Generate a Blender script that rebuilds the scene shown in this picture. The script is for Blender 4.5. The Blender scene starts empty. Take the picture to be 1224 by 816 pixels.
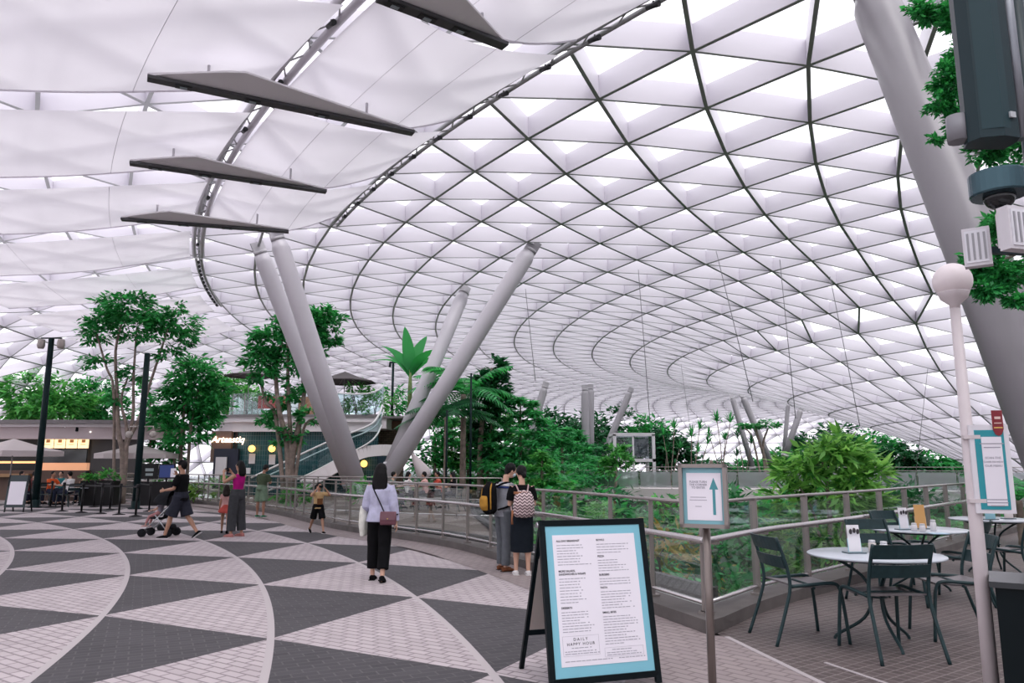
import bpy, math, random
import numpy as np
from mathutils import Vector, Matrix
PI = math.pi
S = bpy.context.scene
C = S.collection
random.seed(7)

# ------------------------------------------------------------------ camera, sky, sun, exposure
W_, H_, F_ = 1224.0, 816.0, 900.0
EYE = 1.62
PITCH = math.atan(148 / F_)
cam = bpy.data.cameras.new('camera'); cam.sensor_width = 36; cam.lens = 36 * F_ / W_
cam.clip_start = 0.1; cam.clip_end = 800
co = bpy.data.objects.new('camera', cam); C.objects.link(co)
co.location = (0, 0, EYE); co.rotation_euler = (PI / 2 + PITCH, 0, 0)
S.camera = co
wd = bpy.data.worlds.new('overcast_sky'); S.world = wd; wd.use_nodes = True
bg = wd.node_tree.nodes['Background']
bg.inputs[0].default_value = (0.97, 0.945, 1.0, 1); bg.inputs[1].default_value = 1.45
sun = bpy.data.lights.new('sun', 'SUN'); sun.energy = 1.6; sun.angle = 0.6; sun.color = (1, .97, .95)
so = bpy.data.objects.new('sun', sun); C.objects.link(so); so.rotation_euler = (math.radians(28), math.radians(14), 0)
S.view_settings.view_transform = 'Standard'; S.view_settings.look = 'None'
S.view_settings.gamma = 1; S.view_settings.exposure = 0.27
S.view_settings.use_curve_mapping = False
S.cycles.use_denoising = True
S.cycles.max_bounces = 8; S.cycles.transparent_max_bounces = 24
S.cycles.diffuse_bounces = 4
S.cycles.caustics_reflective = False; S.cycles.caustics_refractive = False

def ray(px, py):
    x = (px - W_ / 2) / F_; y = -(py - H_ / 2) / F_
    c, s = math.cos(PITCH), math.sin(PITCH)
    return Vector((x, c - y * s, s + y * c))
def gp(px, py, z=0.0):
    "point at height z seen at a pixel of the photograph"
    r = ray(px, py); t = (z - EYE) / r.z
    return Vector((r.x * t, r.y * t, z))
def dp(px, py, Y):
    "point at distance Y ahead seen at a pixel of the photograph"
    r = ray(px, py); t = Y / r.y
    return Vector((r.x * t, Y, EYE + r.z * t))

# ------------------------------------------------------------------ materials
MATS = {}
def mat(name, col=(.8, .8, .8), rough=.5, metal=0.0, var=0.0, vscale=8.0, emit=0.0, ecol=None, spec=.5, coat=0.0, bump=0.0):
    if name in MATS: return MATS[name]
    m = bpy.data.materials.new(name); m.use_nodes = True
    nt = m.node_tree; b = nt.nodes['Principled BSDF']
    b.inputs['Base Color'].default_value = (*col, 1); b.inputs['Roughness'].default_value = rough
    b.inputs['Metallic'].default_value = metal; b.inputs['Specular IOR Level'].default_value = spec
    b.inputs['Coat Weight'].default_value = coat
    if emit:
        b.inputs['Emission Color'].default_value = (*(ecol or col), 1); b.inputs['Emission Strength'].default_value = emit
    if var or bump:
        tc = nt.nodes.new('ShaderNodeTexCoord'); n = nt.nodes.new('ShaderNodeTexNoise')
        n.inputs['Scale'].default_value = vscale; n.inputs['Detail'].default_value = 4
        nt.links.new(tc.outputs['Object'], n.inputs['Vector'])
        if var:
            r = nt.nodes.new('ShaderNodeValToRGB')
            r.color_ramp.elements[0].color = (*[max(0, c * (1 - var)) for c in col], 1); r.color_ramp.elements[0].position = .3
            r.color_ramp.elements[1].color = (*[min(1, c * (1 + var)) for c in col], 1); r.color_ramp.elements[1].position = .7
            nt.links.new(n.outputs['Fac'], r.inputs['Fac']); nt.links.new(r.outputs['Color'], b.inputs['Base Color'])
        if bump:
            bp = nt.nodes.new('ShaderNodeBump'); bp.inputs['Strength'].default_value = bump
            nt.links.new(n.outputs['Fac'], bp.inputs['Height']); nt.links.new(bp.outputs['Normal'], b.inputs['Normal'])
    MATS[name] = m
    return m

def brick_mat(name, c1, c2, mortar, sx=1.0, bw=.2, bh=.1, rot=0.0, ms=.012, rough=.75, offset=.5):
    m = bpy.data.materials.new(name); m.use_nodes = True; MATS[name] = m
    nt = m.node_tree; b = nt.nodes['Principled BSDF']; b.inputs['Roughness'].default_value = rough
    b.inputs['Specular IOR Level'].default_value = .3
    tc = nt.nodes.new('ShaderNodeTexCoord'); mp = nt.nodes.new('ShaderNodeMapping')
    mp.inputs['Rotation'].default_value = (0, 0, rot)
    br = nt.nodes.new('ShaderNodeTexBrick'); br.offset = offset
    br.inputs['Scale'].default_value = sx; br.inputs['Brick Width'].default_value = bw; br.inputs['Row Height'].default_value = bh
    br.inputs['Mortar Size'].default_value = ms; br.inputs['Mortar Smooth'].default_value = .3
    br.inputs['Color1'].default_value = (*c1, 1); br.inputs['Color2'].default_value = (*c2, 1); br.inputs['Mortar'].default_value = (*mortar, 1)
    nt.links.new(tc.outputs['Object'], mp.inputs['Vector']); nt.links.new(mp.outputs['Vector'], br.inputs['Vector'])
    n = nt.nodes.new('ShaderNodeTexNoise'); n.inputs['Scale'].default_value = .8; n.inputs['Detail'].default_value = 5
    nt.links.new(tc.outputs['Object'], n.inputs['Vector'])
    mr = nt.nodes.new('ShaderNodeMapRange'); mr.inputs['To Min'].default_value = .82; mr.inputs['To Max'].default_value = 1.14
    nt.links.new(n.outputs['Fac'], mr.inputs['Value'])
    mx = nt.nodes.new('ShaderNodeMix'); mx.data_type = 'RGBA'; mx.blend_type = 'MULTIPLY'; mx.inputs['Factor'].default_value = 1
    nt.links.new(br.outputs['Color'], mx.inputs['A']); nt.links.new(mr.outputs['Result'], mx.inputs['B'])
    nt.links.new(mx.outputs['Result'], b.inputs['Base Color'])
    bp = nt.nodes.new('ShaderNodeBump'); bp.inputs['Strength'].default_value = .25; bp.inputs['Distance'].default_value = .005
    nt.links.new(br.outputs['Fac'], bp.inputs['Height']); bp.invert = True
    nt.links.new(bp.outputs['Normal'], b.inputs['Normal'])
    return m

def glass_mat(name, tint=(.92, .97, .96), gloss=.12, white=0.0):
    "clear or fritted pane: mostly see-through, a little mirror, optional white print that scatters light"
    m = bpy.data.materials.new(name); m.use_nodes = True; MATS[name] = m
    nt = m.node_tree; nt.nodes.clear()
    out = nt.nodes.new('ShaderNodeOutputMaterial')
    t = nt.nodes.new('ShaderNodeBsdfTransparent'); t.inputs[0].default_value = (*tint, 1)
    g = nt.nodes.new('ShaderNodeBsdfGlossy'); g.inputs['Roughness'].default_value = .02; g.inputs[0].default_value = (.9, .95, .95, 1)
    fr = nt.nodes.new('ShaderNodeFresnel'); fr.inputs[0].default_value = 1.45
    mul = nt.nodes.new('ShaderNodeMath'); mul.operation = 'MULTIPLY'; mul.inputs[1].default_value = gloss * 6
    mul.use_clamp = True
    nt.links.new(fr.outputs[0], mul.inputs[0])
    mx = nt.nodes.new('ShaderNodeMixShader'); nt.links.new(mul.outputs[0], mx.inputs[0])
    nt.links.new(t.outputs[0], mx.inputs[1]); nt.links.new(g.outputs[0], mx.inputs[2])
    last = mx
    if white:
        tr = nt.nodes.new('ShaderNodeBsdfTranslucent'); tr.inputs[0].default_value = (.95, .94, .97, 1)
        m2 = nt.nodes.new('ShaderNodeMixShader'); m2.inputs[0].default_value = white
        nt.links.new(mx.outputs[0], m2.inputs[1]); nt.links.new(tr.outputs[0], m2.inputs[2]); last = m2
    nt.links.new(last.outputs[0], out.inputs[0])
    return m

def cloth_mat(name, col, trans=.5):
    m = bpy.data.materials.new(name); m.use_nodes = True; MATS[name] = m
    nt = m.node_tree; nt.nodes.clear()
    out = nt.nodes.new('ShaderNodeOutputMaterial')
    d = nt.nodes.new('ShaderNodeBsdfDiffuse'); t = nt.nodes.new('ShaderNodeBsdfTranslucent')
    tc = nt.nodes.new('ShaderNodeTexCoord'); n = nt.nodes.new('ShaderNodeTexNoise'); n.inputs['Scale'].default_value = .7
    r = nt.nodes.new('ShaderNodeValToRGB')
    r.color_ramp.elements[0].color = (*[c * .95 for c in col], 1); r.color_ramp.elements[1].color = (*[min(1, c * 1.03) for c in col], 1)
    nt.links.new(tc.outputs['Object'], n.inputs['Vector']); nt.links.new(n.outputs['Fac'], r.inputs['Fac'])
    nt.links.new(r.outputs['Color'], d.inputs[0]); nt.links.new(r.outputs['Color'], t.inputs[0])
    mx = nt.nodes.new('ShaderNodeMixShader'); mx.inputs[0].default_value = trans
    nt.links.new(d.outputs[0], mx.inputs[1]); nt.links.new(t.outputs[0], mx.inputs[2]); nt.links.new(mx.outputs[0], out.inputs[0])
    return m

def leaf_mat(name, dark, light, rough=.45, trans=.35):
    m = bpy.data.materials.new(name); m.use_nodes = True; MATS[name] = m
    nt = m.node_tree; nt.nodes.clear()
    out = nt.nodes.new('ShaderNodeOutputMaterial')
    ge = nt.nodes.new('ShaderNodeNewGeometry')
    r = nt.nodes.new('ShaderNodeValToRGB')
    r.color_ramp.elements[0].color = (*dark, 1); r.color_ramp.elements[1].color = (*light, 1)
    nt.links.new(ge.outputs['Random Per Island'], r.inputs['Fac'])
    b = nt.nodes.new('ShaderNodeBsdfPrincipled'); b.inputs['Roughness'].default_value = rough; b.inputs['Specular IOR Level'].default_value = .35
    t = nt.nodes.new('ShaderNodeBsdfTranslucent')
    nt.links.new(r.outputs['Color'], b.inputs['Base Color'])
    hs = nt.nodes.new('ShaderNodeHueSaturation'); hs.inputs['Value'].default_value = 1.6; hs.inputs['Hue'].default_value = .48
    nt.links.new(r.outputs['Color'], hs.inputs['Color']); nt.links.new(hs.outputs['Color'], t.inputs[0])
    mx = nt.nodes.new('ShaderNodeMixShader'); mx.inputs[0].default_value = trans
    nt.links.new(b.outputs[0], mx.inputs[1]); nt.links.new(t.outputs[0], mx.inputs[2]); nt.links.new(mx.outputs[0], out.inputs[0])
    return m

# ------------------------------------------------------------------ mesh building
class MB:
    def __init__(s): s.v = []; s.f = []; s.m = []; s.sm = []
    def add(s, vs, fs, mi=0, smooth=False):
        o = len(s.v); s.v += [tuple(p) for p in vs]
        s.f += [tuple(i + o for i in f) for f in fs]; s.m += [mi] * len(fs); s.sm += [smooth] * len(fs)
        return s
    def box(s, c, size, rz=0, mi=0, M=None):
        x, y, z = [d / 2 for d in size]
        R = M if M else Matrix.Rotation(rz, 3, 'Z'); c = Vector(c)
        vs = [c + R @ Vector((sx * x, sy * y, sz * z)) for sz in (-1, 1) for sy in (-1, 1) for sx in (-1, 1)]
        return s.add(vs, [(0, 2, 3, 1), (4, 5, 7, 6), (0, 1, 5, 4), (2, 6, 7, 3), (0, 4, 6, 2), (1, 3, 7, 5)], mi)
    def bar(s, a, b, w, h, up=(0, 0, 1), mi=0):
        a = Vector(a); b = Vector(b); d = (b - a); L = d.length; d.normalize(); up = Vector(up)
        x = d.cross(up)
        if x.length < 1e-5: x = d.cross(Vector((0, 1, 0)))
        x.normalize(); u = x.cross(d)
        return s.box((a + b) / 2, (w, L, h), mi=mi, M=Matrix((x, d, u)).transposed())
    def tube(s, pts, r, n=8, mi=0, cap=True, closed=False):
        pts = [Vector(p) for p in pts]; k = len(pts)
        rs = r if isinstance(r, (list, tuple)) else [r] * k
        prev = None; vs = []
        for i, p in enumerate(pts):
            if closed: t = pts[(i + 1) % k] - pts[i - 1]
            else: t = pts[min(i + 1, k - 1)] - pts[max(i - 1, 0)]
            t.normalize()
            if prev is None:
                a = Vector((0, 0, 1)) if abs(t.z) < .9 else Vector((1, 0, 0))
                x = t.cross(a).normalized()
            else:
                x = prev - t * prev.dot(t)
                x = x.normalized() if x.length > 1e-6 else t.orthogonal().normalized()
            prev = x; y = t.cross(x)
            vs += [p + (x * math.cos(2 * PI * j / n) + y * math.sin(2 * PI * j / n)) * rs[i] for j in range(n)]
        fs = []
        for i in range(k if closed else k - 1):
            i2 = (i + 1) % k
            fs += [(i * n + j, i * n + (j + 1) % n, i2 * n + (j + 1) % n, i2 * n + j) for j in range(n)]
        s.add(vs, fs, mi, True)
        if cap and not closed:
            o = len(s.v) - k * n
            s.f += [tuple(o + j for j in range(n))[::-1], tuple(o + (k - 1) * n + j for j in range(n))]
            s.m += [mi] * 2; s.sm += [False] * 2
        return s
    def lathe(s, prof, c=(0, 0, 0), n=24, mi=0, smooth=True, M=None):
        c = Vector(c); vs = []; fs = []
        for r, z in prof:
            for j in range(n):
                p = Vector((r * math.cos(2 * PI * j / n), r * math.sin(2 * PI * j / n), z))
                vs.append(c + (M @ p if M else p))
        for i in range(len(prof) - 1):
            fs += [(i * n + j, i * n + (j + 1) % n, (i + 1) * n + (j + 1) % n, (i + 1) * n + j) for j in range(n)]
        if prof[0][0] > 1e-6: fs.append(tuple(range(n))[::-1])
        if prof[-1][0] > 1e-6: fs.append(tuple((len(prof) - 1) * n + j for j in range(n)))
        return s.add(vs, fs, mi, smooth)
    def loft(s, pts, rad, side=(1, 0, 0), n=14, mi=0):
        "closed tube of elliptical rings, rad = (half width along side, half depth)"
        pts = [Vector(p) for p in pts]; k = len(pts); vs = []
        for i, p in enumerate(pts):
            t = (pts[min(i + 1, k - 1)] - pts[max(i - 1, 0)]).normalized()
            x = Vector(side); x = (x - t * x.dot(t))
            x = x.normalized() if x.length > 1e-4 else t.orthogonal().normalized()
            y = t.cross(x); rx, ry = rad[i] if isinstance(rad[i], (tuple, list)) else (rad[i], rad[i])
            vs += [p + x * rx * math.cos(2 * PI * j / n) + y * ry * math.sin(2 * PI * j / n) for j in range(n)]
        fs = []
        for i in range(k - 1):
            fs += [(i * n + j, i * n + (j + 1) % n, (i + 1) * n + (j + 1) % n, (i + 1) * n + j) for j in range(n)]
        fs += [tuple(range(n))[::-1], tuple((k - 1) * n + j for j in range(n))]
        return s.add(vs, fs, mi, True)
    def ball(s, c, r, n=12, mi=0, M=None):
        rx, ry, rz = r if isinstance(r, (tuple, list)) else (r, r, r)
        c = Vector(c); vs = []; fs = []; k = max(5, n // 2 + 1)
        for i in range(k):
            a = PI * i / (k - 1)
            for j in range(n):
                p = Vector((rx * math.sin(a) * math.cos(2 * PI * j / n), ry * math.sin(a) * math.sin(2 * PI * j / n), rz * math.cos(a)))
                vs.append(c + (M @ p if M else p))
        for i in range(k - 1):
            fs += [(i * n + j, (i + 1) * n + j, (i + 1) * n + (j + 1) % n, i * n + (j + 1) % n) for j in range(n)]
        return s.add(vs, fs, mi, True)
    def strip(s, path, z0, z1, mi=0):
        "upright wall along a ground path"
        vs = []
        for p in path: vs += [(p[0], p[1], z0), (p[0], p[1], z1)]
        return s.add(vs, [(2 * i, 2 * i + 2, 2 * i + 3, 2 * i + 1) for i in range(len(path) - 1)], mi)
    def build(s, name, mats, parent=None, loc=None):
        if not isinstance(mats, (list, tuple)): mats = [mats]
        me = bpy.data.meshes.new(name); me.from_pydata(s.v, [], s.f)
        for m in mats: me.materials.append(m)
        me.polygons.foreach_set('material_index', s.m); me.polygons.foreach_set('use_smooth', s.sm)
        me.update()
        o = bpy.data.objects.new(name, me); C.objects.link(o)
        if parent is not None: o.parent = parent
        if loc is not None: o.location = loc
        return o

def tag(o, label=None, cat=None, group=None, kind=None):
    if label: o['label'] = label
    if cat: o['category'] = cat
    if group: o['group'] = group
    if kind: o['kind'] = kind
    return o
def thing(name, label, cat, loc=(0, 0, 0), rz=0, group=None):
    o = bpy.data.objects.new(name, None); o.empty_display_size = .2; C.objects.link(o)
    o.location = loc; o.rotation_euler = (0, 0, rz)
    return tag(o, label, cat, group)
def kids(o): return [c for c in C.objects if c.parent == o]
def copy_tree(o, ch=None, parent=None, label=None):
    c = o.copy(); C.objects.link(c)
    if parent is not None: c.parent = parent
    if label: c['label'] = label
    for k in CH(o): copy_tree(k, None, c)
    return c
def CH(o): return list(o.children)
def part_label(o, t): o['label'] = t; return o
def densify(path, step):
    out = []
    for a, b in zip(path[:-1], path[1:]):
        a = Vector(a); b = Vector(b); n = max(1, int((b - a).length / step))
        out += [a + (b - a) * i / n for i in range(n)]
    return out + [Vector(path[-1])]
def smooth_path(P, n=6):
    P = [Vector(p) for p in P]; out = []
    for i in range(len(P) - 1):
        p0 = P[max(i - 1, 0)]; p1 = P[i]; p2 = P[i + 1]; p3 = P[min(i + 2, len(P) - 1)]
        for k in range(n):
            t = k / n
            out.append(.5 * (2 * p1 + (p2 - p0) * t + (2 * p0 - 5 * p1 + 4 * p2 - p3) * t * t + (3 * p1 - p0 - 3 * p2 + p3) * t ** 3))
    return out + [P[-1]]
def plen(P): return sum((Vector(b) - Vector(a)).length for a, b in zip(P[:-1], P[1:]))
def along(P, step):
    "points at equal steps along a path, with directions"
    out = []; P = [Vector(p) for p in P]; L = plen(P); n = max(1, round(L / step)); want = [L * i / n for i in range(n + 1)]
    acc = 0; k = 0
    for w in want:
        while k < len(P) - 2 and acc + (P[k + 1] - P[k]).length < w - 1e-6:
            acc += (P[k + 1] - P[k]).length; k += 1
        d = P[k + 1] - P[k]; out.append((P[k] + d * ((w - acc) / max(d.length, 1e-6)), d.normalized()))
    return out
# ------------------------------------------------------------------ the glass roof: a ring-shaped shell that dips into a funnel right of the view
DR = 75.0
AZ = math.radians(42)
RC = Vector((DR * math.sin(AZ), DR * math.cos(AZ), 0))
PROF = [(.05, -.05), (.125, -.042), (.165, -.018), (.205, .006), (.246, .026), (.287, .042), (.33, .057), (.373, .072), (.416, .0845), (.461, .095), (.504, .104), (.545, .112),
        (.586, .118), (.627, .1205), (.667, .122), (.705, .1225), (.742, .1228), (.779, .1235), (.813, .1235), (.847, .122), (.878, .1212), (.909, .121), (.94, .1195),
        (.971, .117), (1.002, .114), (1.033, .109), (1.064, .101), (1.095, .089), (1.124, .073), (1.15, .053), (1.172, .03), (1.188, .004), (1.2, -.02)]
PR = [p[0] for p in PROF]; PH = [p[1] for p in PROF]
def roof_z(r): return EYE + DR * float(np.interp(r, PR, PH))
def polar(r, th, dz=0.0, z=None):
    a = math.radians(th)
    bx, by = -math.sin(AZ), -math.cos(AZ)
    x = bx * math.cos(a) - by * math.sin(a); y = bx * math.sin(a) + by * math.cos(a)
    return Vector((RC.x + x * r * DR, RC.y + y * r * DR, (roof_z(r) if z is None else z) + dz))
NSEC = 130; STEP = 360 / NSEC
K0 = PR.index(.742)
rings = list(range(1, len(PR)))
KH = PR.index(.461)          # from this ring inwards every second rib has merged with its neighbour
def cnt(k): return NSEC // 2 if k <= KH else NSEC
def node(k, j):
    if k <= KH: return polar(PR[k], -22.3 + 2 * STEP * (j + .5 * ((k - KH) % 2)))
    return polar(PR[k], -15.4 + STEP * (j + .5 * ((k - K0) % 2)))
def rnormal(k):
    a = max(k - 1, 0); b = min(k + 1, len(PR) - 1)
    dr = (PR[b] - PR[a]) * DR; dz = (PH[b] - PH[a]) * DR
    return dr, dz
DEPTH = .66
fin = MB(); fl = MB(); gl = MB()
def nrm(p, k):
    dr, dz = rnormal(k); out = Vector((p.x - RC.x, p.y - RC.y, 0)).normalized()
    n = Vector((0, 0, dr)) - out * dz
    return n.normalized()
ND = {}
for k in rings:
    for j in range(cnt(k)):
        p = node(k, j); ND[k, j] = (p, nrm(p, k))
def edge(A, B, w):
    (a, na), (b, nb) = ND[A], ND[B]
    d = (b - a).normalized(); x = d.cross((na + nb)).normalized() * .03
    fin.add([a - x, a + x, b + x, b - x, a - x + na * DEPTH, a + x + na * DEPTH, b + x + nb * DEPTH, b - x + nb * DEPTH],
            [(0, 4, 7, 3), (1, 2, 6, 5), (4, 5, 6, 7)])
    x = x.normalized() * w / 2; t = .015
    fl.add([a - x, a + x, b + x, b - x, a - x + na * t, a + x + na * t, b + x + nb * t, b - x + nb * t],
           [(0, 1, 2, 3), (0, 4, 7, 3), (1, 2, 6, 5), (4, 7, 6, 5)])
T = lambda q: q[0] + q[1] * (DEPTH + .01)
def pane(*q): gl.add([T(ND[x]) for x in q], [(0, 1, 2)])
OFFH = round((-22.3 + 15.4) / STEP - .5)
for k in rings:
    n = cnt(k)
    for j in range(n):
        a, b = (k, j), (k, (j + 1) % n)
        edge(a, b, .10)
        if k + 1 >= len(PR): continue
        if k == KH:          # two outer nodes for every inner one
            o1 = (k + 1, (2 * j + OFFH) % NSEC); o2 = (k + 1, (2 * j + OFFH + 1) % NSEC); o3 = (k + 1, (2 * j + OFFH + 2) % NSEC)
            edge(a, o1, .065); edge(a, o2, .10); edge(a, o3, .10)
            pane(a, o2, o1); pane(a, o3, o2); pane(a, b, o3)
            continue
        odd = (k - (KH if k < KH else K0)) % 2
        up = ((k + 1, j), (k + 1, (j + 1) % n)) if odd else ((k + 1, (j - 1) % n), (k + 1, j))
        edge(a, up[0], .065); edge(a, up[1], .10)
        pane(a, up[1], up[0]); pane(a, b, up[1])
roof = thing('ceiling', None, None); tag(roof, kind='structure')
M_fin = mat('white_steel', (.69, .67, .72), .4)
M_dark = mat('grey_flange', (.34, .35, .35), .4)
fin.build('lattice_fins', M_fin, roof); fl.build('lattice_flanges', M_dark, roof)
gl.build('glazing', glass_mat('roof_glass', (.98, .98, 1), .05, .12), roof)

# ------------------------------------------------------------------ plaza paving
FC = Vector((-35.5, -2.5)); FR0 = 32.95; FD = 1.735; FS = 5.75
light_brick = brick_mat('light_brick', (.42, .37, .38), (.49, .435, .445), (.25, .215, .225), bw=.21, bh=.105, rot=.6)
dark_brick = brick_mat('dark_brick', (.052, .049, .054), (.068, .064, .07), (.095, .088, .092), bw=.21, bh=.105, rot=-.45, ms=.008)
plain_brick = brick_mat('border_brick', (.28, .235, .235), (.32, .27, .265), (.20, .165, .165), bw=.21, bh=.105, rot=.85)
M_kerb = mat('kerb_concrete', (.30, .27, .265), .8, var=.15, vscale=3)
CURB = [gp(*p) for p in [(20, 588), (120, 594), (235, 602), (320, 613), (400, 632), (520, 651), (595, 670), (690, 700), (780, 734), (847, 759)]]
CURB_R = [Vector((x, y, 0)) for x, y in ((1.98, 7.68), (2.95, 8.95), (4.25, 10.3), (5.7, 11.8), (8.2, 14.6), (11, 17.6), (15, 21.5))]
CURB = [Vector((-60, 46, 0))] + smooth_path(CURB, 5); CURB_R = smooth_path(CURB_R, 5)
fm = MB()
def fpol(r, a):
    a = math.radians(a); return (FC.x + r * math.cos(a), FC.y + r * math.sin(a), 0)
AOFF = {0: 19.7, 1: 16.75}
for ring in range(-7, 4):
    r0 = FR0 + FD * ring; r1 = r0 + FD
    o0 = AOFF[ring % 2]; o1 = AOFF[(ring + 1) % 2]
    for k in range(-7, 9):
        a0 = o0 + FS * k; b0 = o1 + FS * k
        if b0 > a0: b0 -= FS
        # apex of the light triangle on the inner arc at a0; base on the outer arc b0..b0+FS
        n = 8
        arc_o = [fpol(r1, b0 + FS * i / n) for i in range(n + 1)]
        arc_i = [fpol(r0, a0 + FS * i / n) for i in range(n + 1)]
        fm.add([fpol(r0, a0)] + arc_o, [tuple(range(n + 2))], 0)
        fm.add([fpol(r1, b0 + FS)] + arc_i[::-1], [tuple(range(n + 2))], 1)
# light arcs between the rings
for ring in range(-7, 5):
    r = FR0 + FD * ring
    vs = []; N = 160
    for i in range(N + 1):
        a = -25 + 100 * i / N
        vs += [(*fpol(r - .035, a)[:2], .0015), (*fpol(r + .035, a)[:2], .0015)]
    fm.add(vs, [(2 * i, 2 * i + 1, 2 * i + 3, 2 * i + 2) for i in range(N)], 3)
# the pattern stops at the kerb
def clip(poly):
    for a, b in zip(CURB[:-1], CURB[1:]):
        d = b - a; out = []
        side = lambda p: d.y * (p[0] - a.x) - d.x * (p[1] - a.y)
        for i in range(len(poly)):
            p, q = poly[i], poly[(i + 1) % len(poly)]; sp, sq = side(p), side(q)
            if sp >= 0: out.append(p)
            if (sp > 0 > sq) or (sp < 0 < sq):
                t = sp / (sp - sq); out.append(tuple(p[k] + (q[k] - p[k]) * t for k in range(3)))
        poly = out
        if len(poly) < 3: return None
    return poly
side_sign = None
cm = MB()
for f, mi in zip(fm.f, fm.m):
    q = clip([fm.v[i] for i in f])
    if q: cm.add(q, [tuple(range(len(q)))], mi)
fm = cm
floor = fm.build('floor', [light_brick, dark_brick, plain_brick, mat('pale_joint', (.42, .38, .385), .8)]); tag(floor, kind='structure')
# plain border band along the kerb, lying on the pattern
bm_ = MB(); inner = []
for i, p in enumerate(CURB):
    d = (CURB[min(i + 1, len(CURB) - 1)] - CURB[max(i - 1, 0)]).normalized()
    w = .75
    inner.append(p + Vector((d.y, -d.x, 0)) * -w if False else p - Vector((-d.y, d.x, 0)) * w)
corner = CURB[-1]
outer = CURB
vs = []
for a, b in zip(inner, outer): vs += [(a.x, a.y, .004), (b.x, b.y, .004)]
bm_.add(vs, [(2 * i, 2 * i + 1, 2 * i + 3, 2 * i + 2) for i in range(len(CURB) - 1)], 0)
# apron in front of the corner
q = inner[-1]
bm_.add([(q.x, q.y, .004), (corner.x, corner.y, .004), (2.02, 7.6, .004), (2.4, 5.5, .004), (3.2, 1.0, .004), (1.9, -4, .004), (.6, -4, .004), (.35, 4, .004)], [tuple(range(8))[::-1]], 0)
tag(bm_.build('path', plain_brick), kind='structure')
# base under everything on the deck
gb = MB(); gb.add([(-75, -20, -.02), (12, -20, -.02), (12, 5, -.02), (2, 7.6, -.02), (.9, 10.7, -.02), (-1.6, 16, -.02), (-4.6, 20, -.02), (-8.4, 26.6, -.02), (-14, 34, -.02), (-75, 50, -.02)], [tuple(range(10))], 0)
tag(gb.build('floor_2', plain_brick), kind='structure')
# cafe terrace of small brown square pavers
tile_m = brick_mat('terrace_tile', (.085, .066, .064), (.115, .09, .087), (.21, .18, .172), bw=.1, bh=.1, rot=.95, ms=.007, offset=0.0, rough=.6)
tb = MB()
poly = [(2.0, 7.72), *[(p.x, p.y) for p in CURB_R], (18, 20), (18, -4), (1.9, -4), (3.2, 1.0), (2.4, 5.5)]
tb.add([(x, y, .003) for x, y in poly], [tuple(range(len(poly)))[::-1]], 0)
tag(tb.build('floor_3', tile_m), kind='structure')
tj = MB(); tj.bar((2.05, 7.55, .006), (2.42, 5.5, .006), .05, .006); tj.bar((2.42, 5.5, .006), (3.2, 1, .006), .05, .006); tj.bar((2.6, 6.6, .006), (2.95, 5.6, .006), .03, .006)
tag(tj.build('trim_1', mat('pale_joint')), kind='structure')
# ------------------------------------------------------------------ leaning columns
def roof_hit(px, py):
    r = ray(px, py); t = 2.0
    for _ in range(4000):
        p = Vector((r.x * t, r.y * t, EYE + r.z * t))
        rr = math.hypot(p.x - RC.x, p.y - RC.y) / DR
        if p.z >= roof_z(rr) - .05: return p
        t += .03
    return p
M_col = mat('column_paint', (.54, .52, .555), .42, var=.02, vscale=1.5, spec=.6)
M_joint = mat('column_joint', (.46, .45, .47), .5)
def column(top, base, d, label, group, d2=None, pm=None):
    top = Vector(top); base = Vector(base)
    o = thing('support_column', label, 'column', base, 0, group); o['kind'] = 'thing'
    v = top - base; L = v.length; u = v / L; r1 = d / 2; r2 = (d2 or d) / 2
    m = MB(); m.tube([u * 0, u * (L * .5), u * (L - .9 * d), u * (L - .35 * d)], [r2, (r1 + r2) / 2, r1, r1 * .72], 28); m.build('shaft', pm or M_col, o)
    m = MB(); m.tube([u * (L - .4 * d), u * (L - .2 * d)], r1 * .8, 20); m.bar(u * (L - .35 * d), u * (L + .25), .12 * d, d * .8); m.build('top_joint', M_joint, o)
    m = MB(); m.tube([u * -.05, u * .18], r2 * 1.12, 24); m.build('base_collar', M_joint, o)
    return o
gV = 'V of leaning columns beyond the railing'
bV = dp(438, 590, 31.5)
column(roof_hit(330, 279), dp(428, 580, 31), .70, 'thick white leaning column, nearer of the left pair, rising in front of the restaurant tree', gV)
column(roof_hit(309, 296), dp(420, 578, 33.5), .70, 'white leaning column half hidden behind the tree and the nearer left column', gV)
column(roof_hit(637, 294), dp(458, 578, 31), .70, 'long white column leaning right, nearer of the pair beside the tall palm', gV)
column(roof_hit(556, 346), dp(466, 560, 36), .70, 'white column leaning right behind the longer one, its top by a bright panel', gV)
t0 = roof_hit(1046, 2); d0 = (t0 - Vector((0, 0, EYE))).length; dia = 43 / F_ * d0
p1 = Vector((0, 0, EYE)) + ray(1183, 343).normalized() * d0 * 54 / 71
u = (p1 - t0).normalized(); base = t0 + u * ((0 - t0.z) / u.z); top = t0 - u * .6
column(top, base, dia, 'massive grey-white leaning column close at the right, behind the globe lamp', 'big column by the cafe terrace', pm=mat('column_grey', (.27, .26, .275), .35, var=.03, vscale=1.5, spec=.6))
gF = 'far leaning columns among the trees'
def farcol(x0, y0, x1, y1, Y0, d, label, Y1=None):
    a = roof_hit(x0, y0); column(a, dp(x1, y1, Y1 or a.y), d, label, gF)
def fcol(x0, y0, x1, y1, Y, d, label, Y1=None):
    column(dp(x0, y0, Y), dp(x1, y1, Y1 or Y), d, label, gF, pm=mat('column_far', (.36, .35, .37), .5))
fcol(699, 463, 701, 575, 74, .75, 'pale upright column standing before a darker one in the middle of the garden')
fcol(706, 462, 706, 575, 76, .7, 'grey upright column just behind the pale upright one in the garden')
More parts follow.
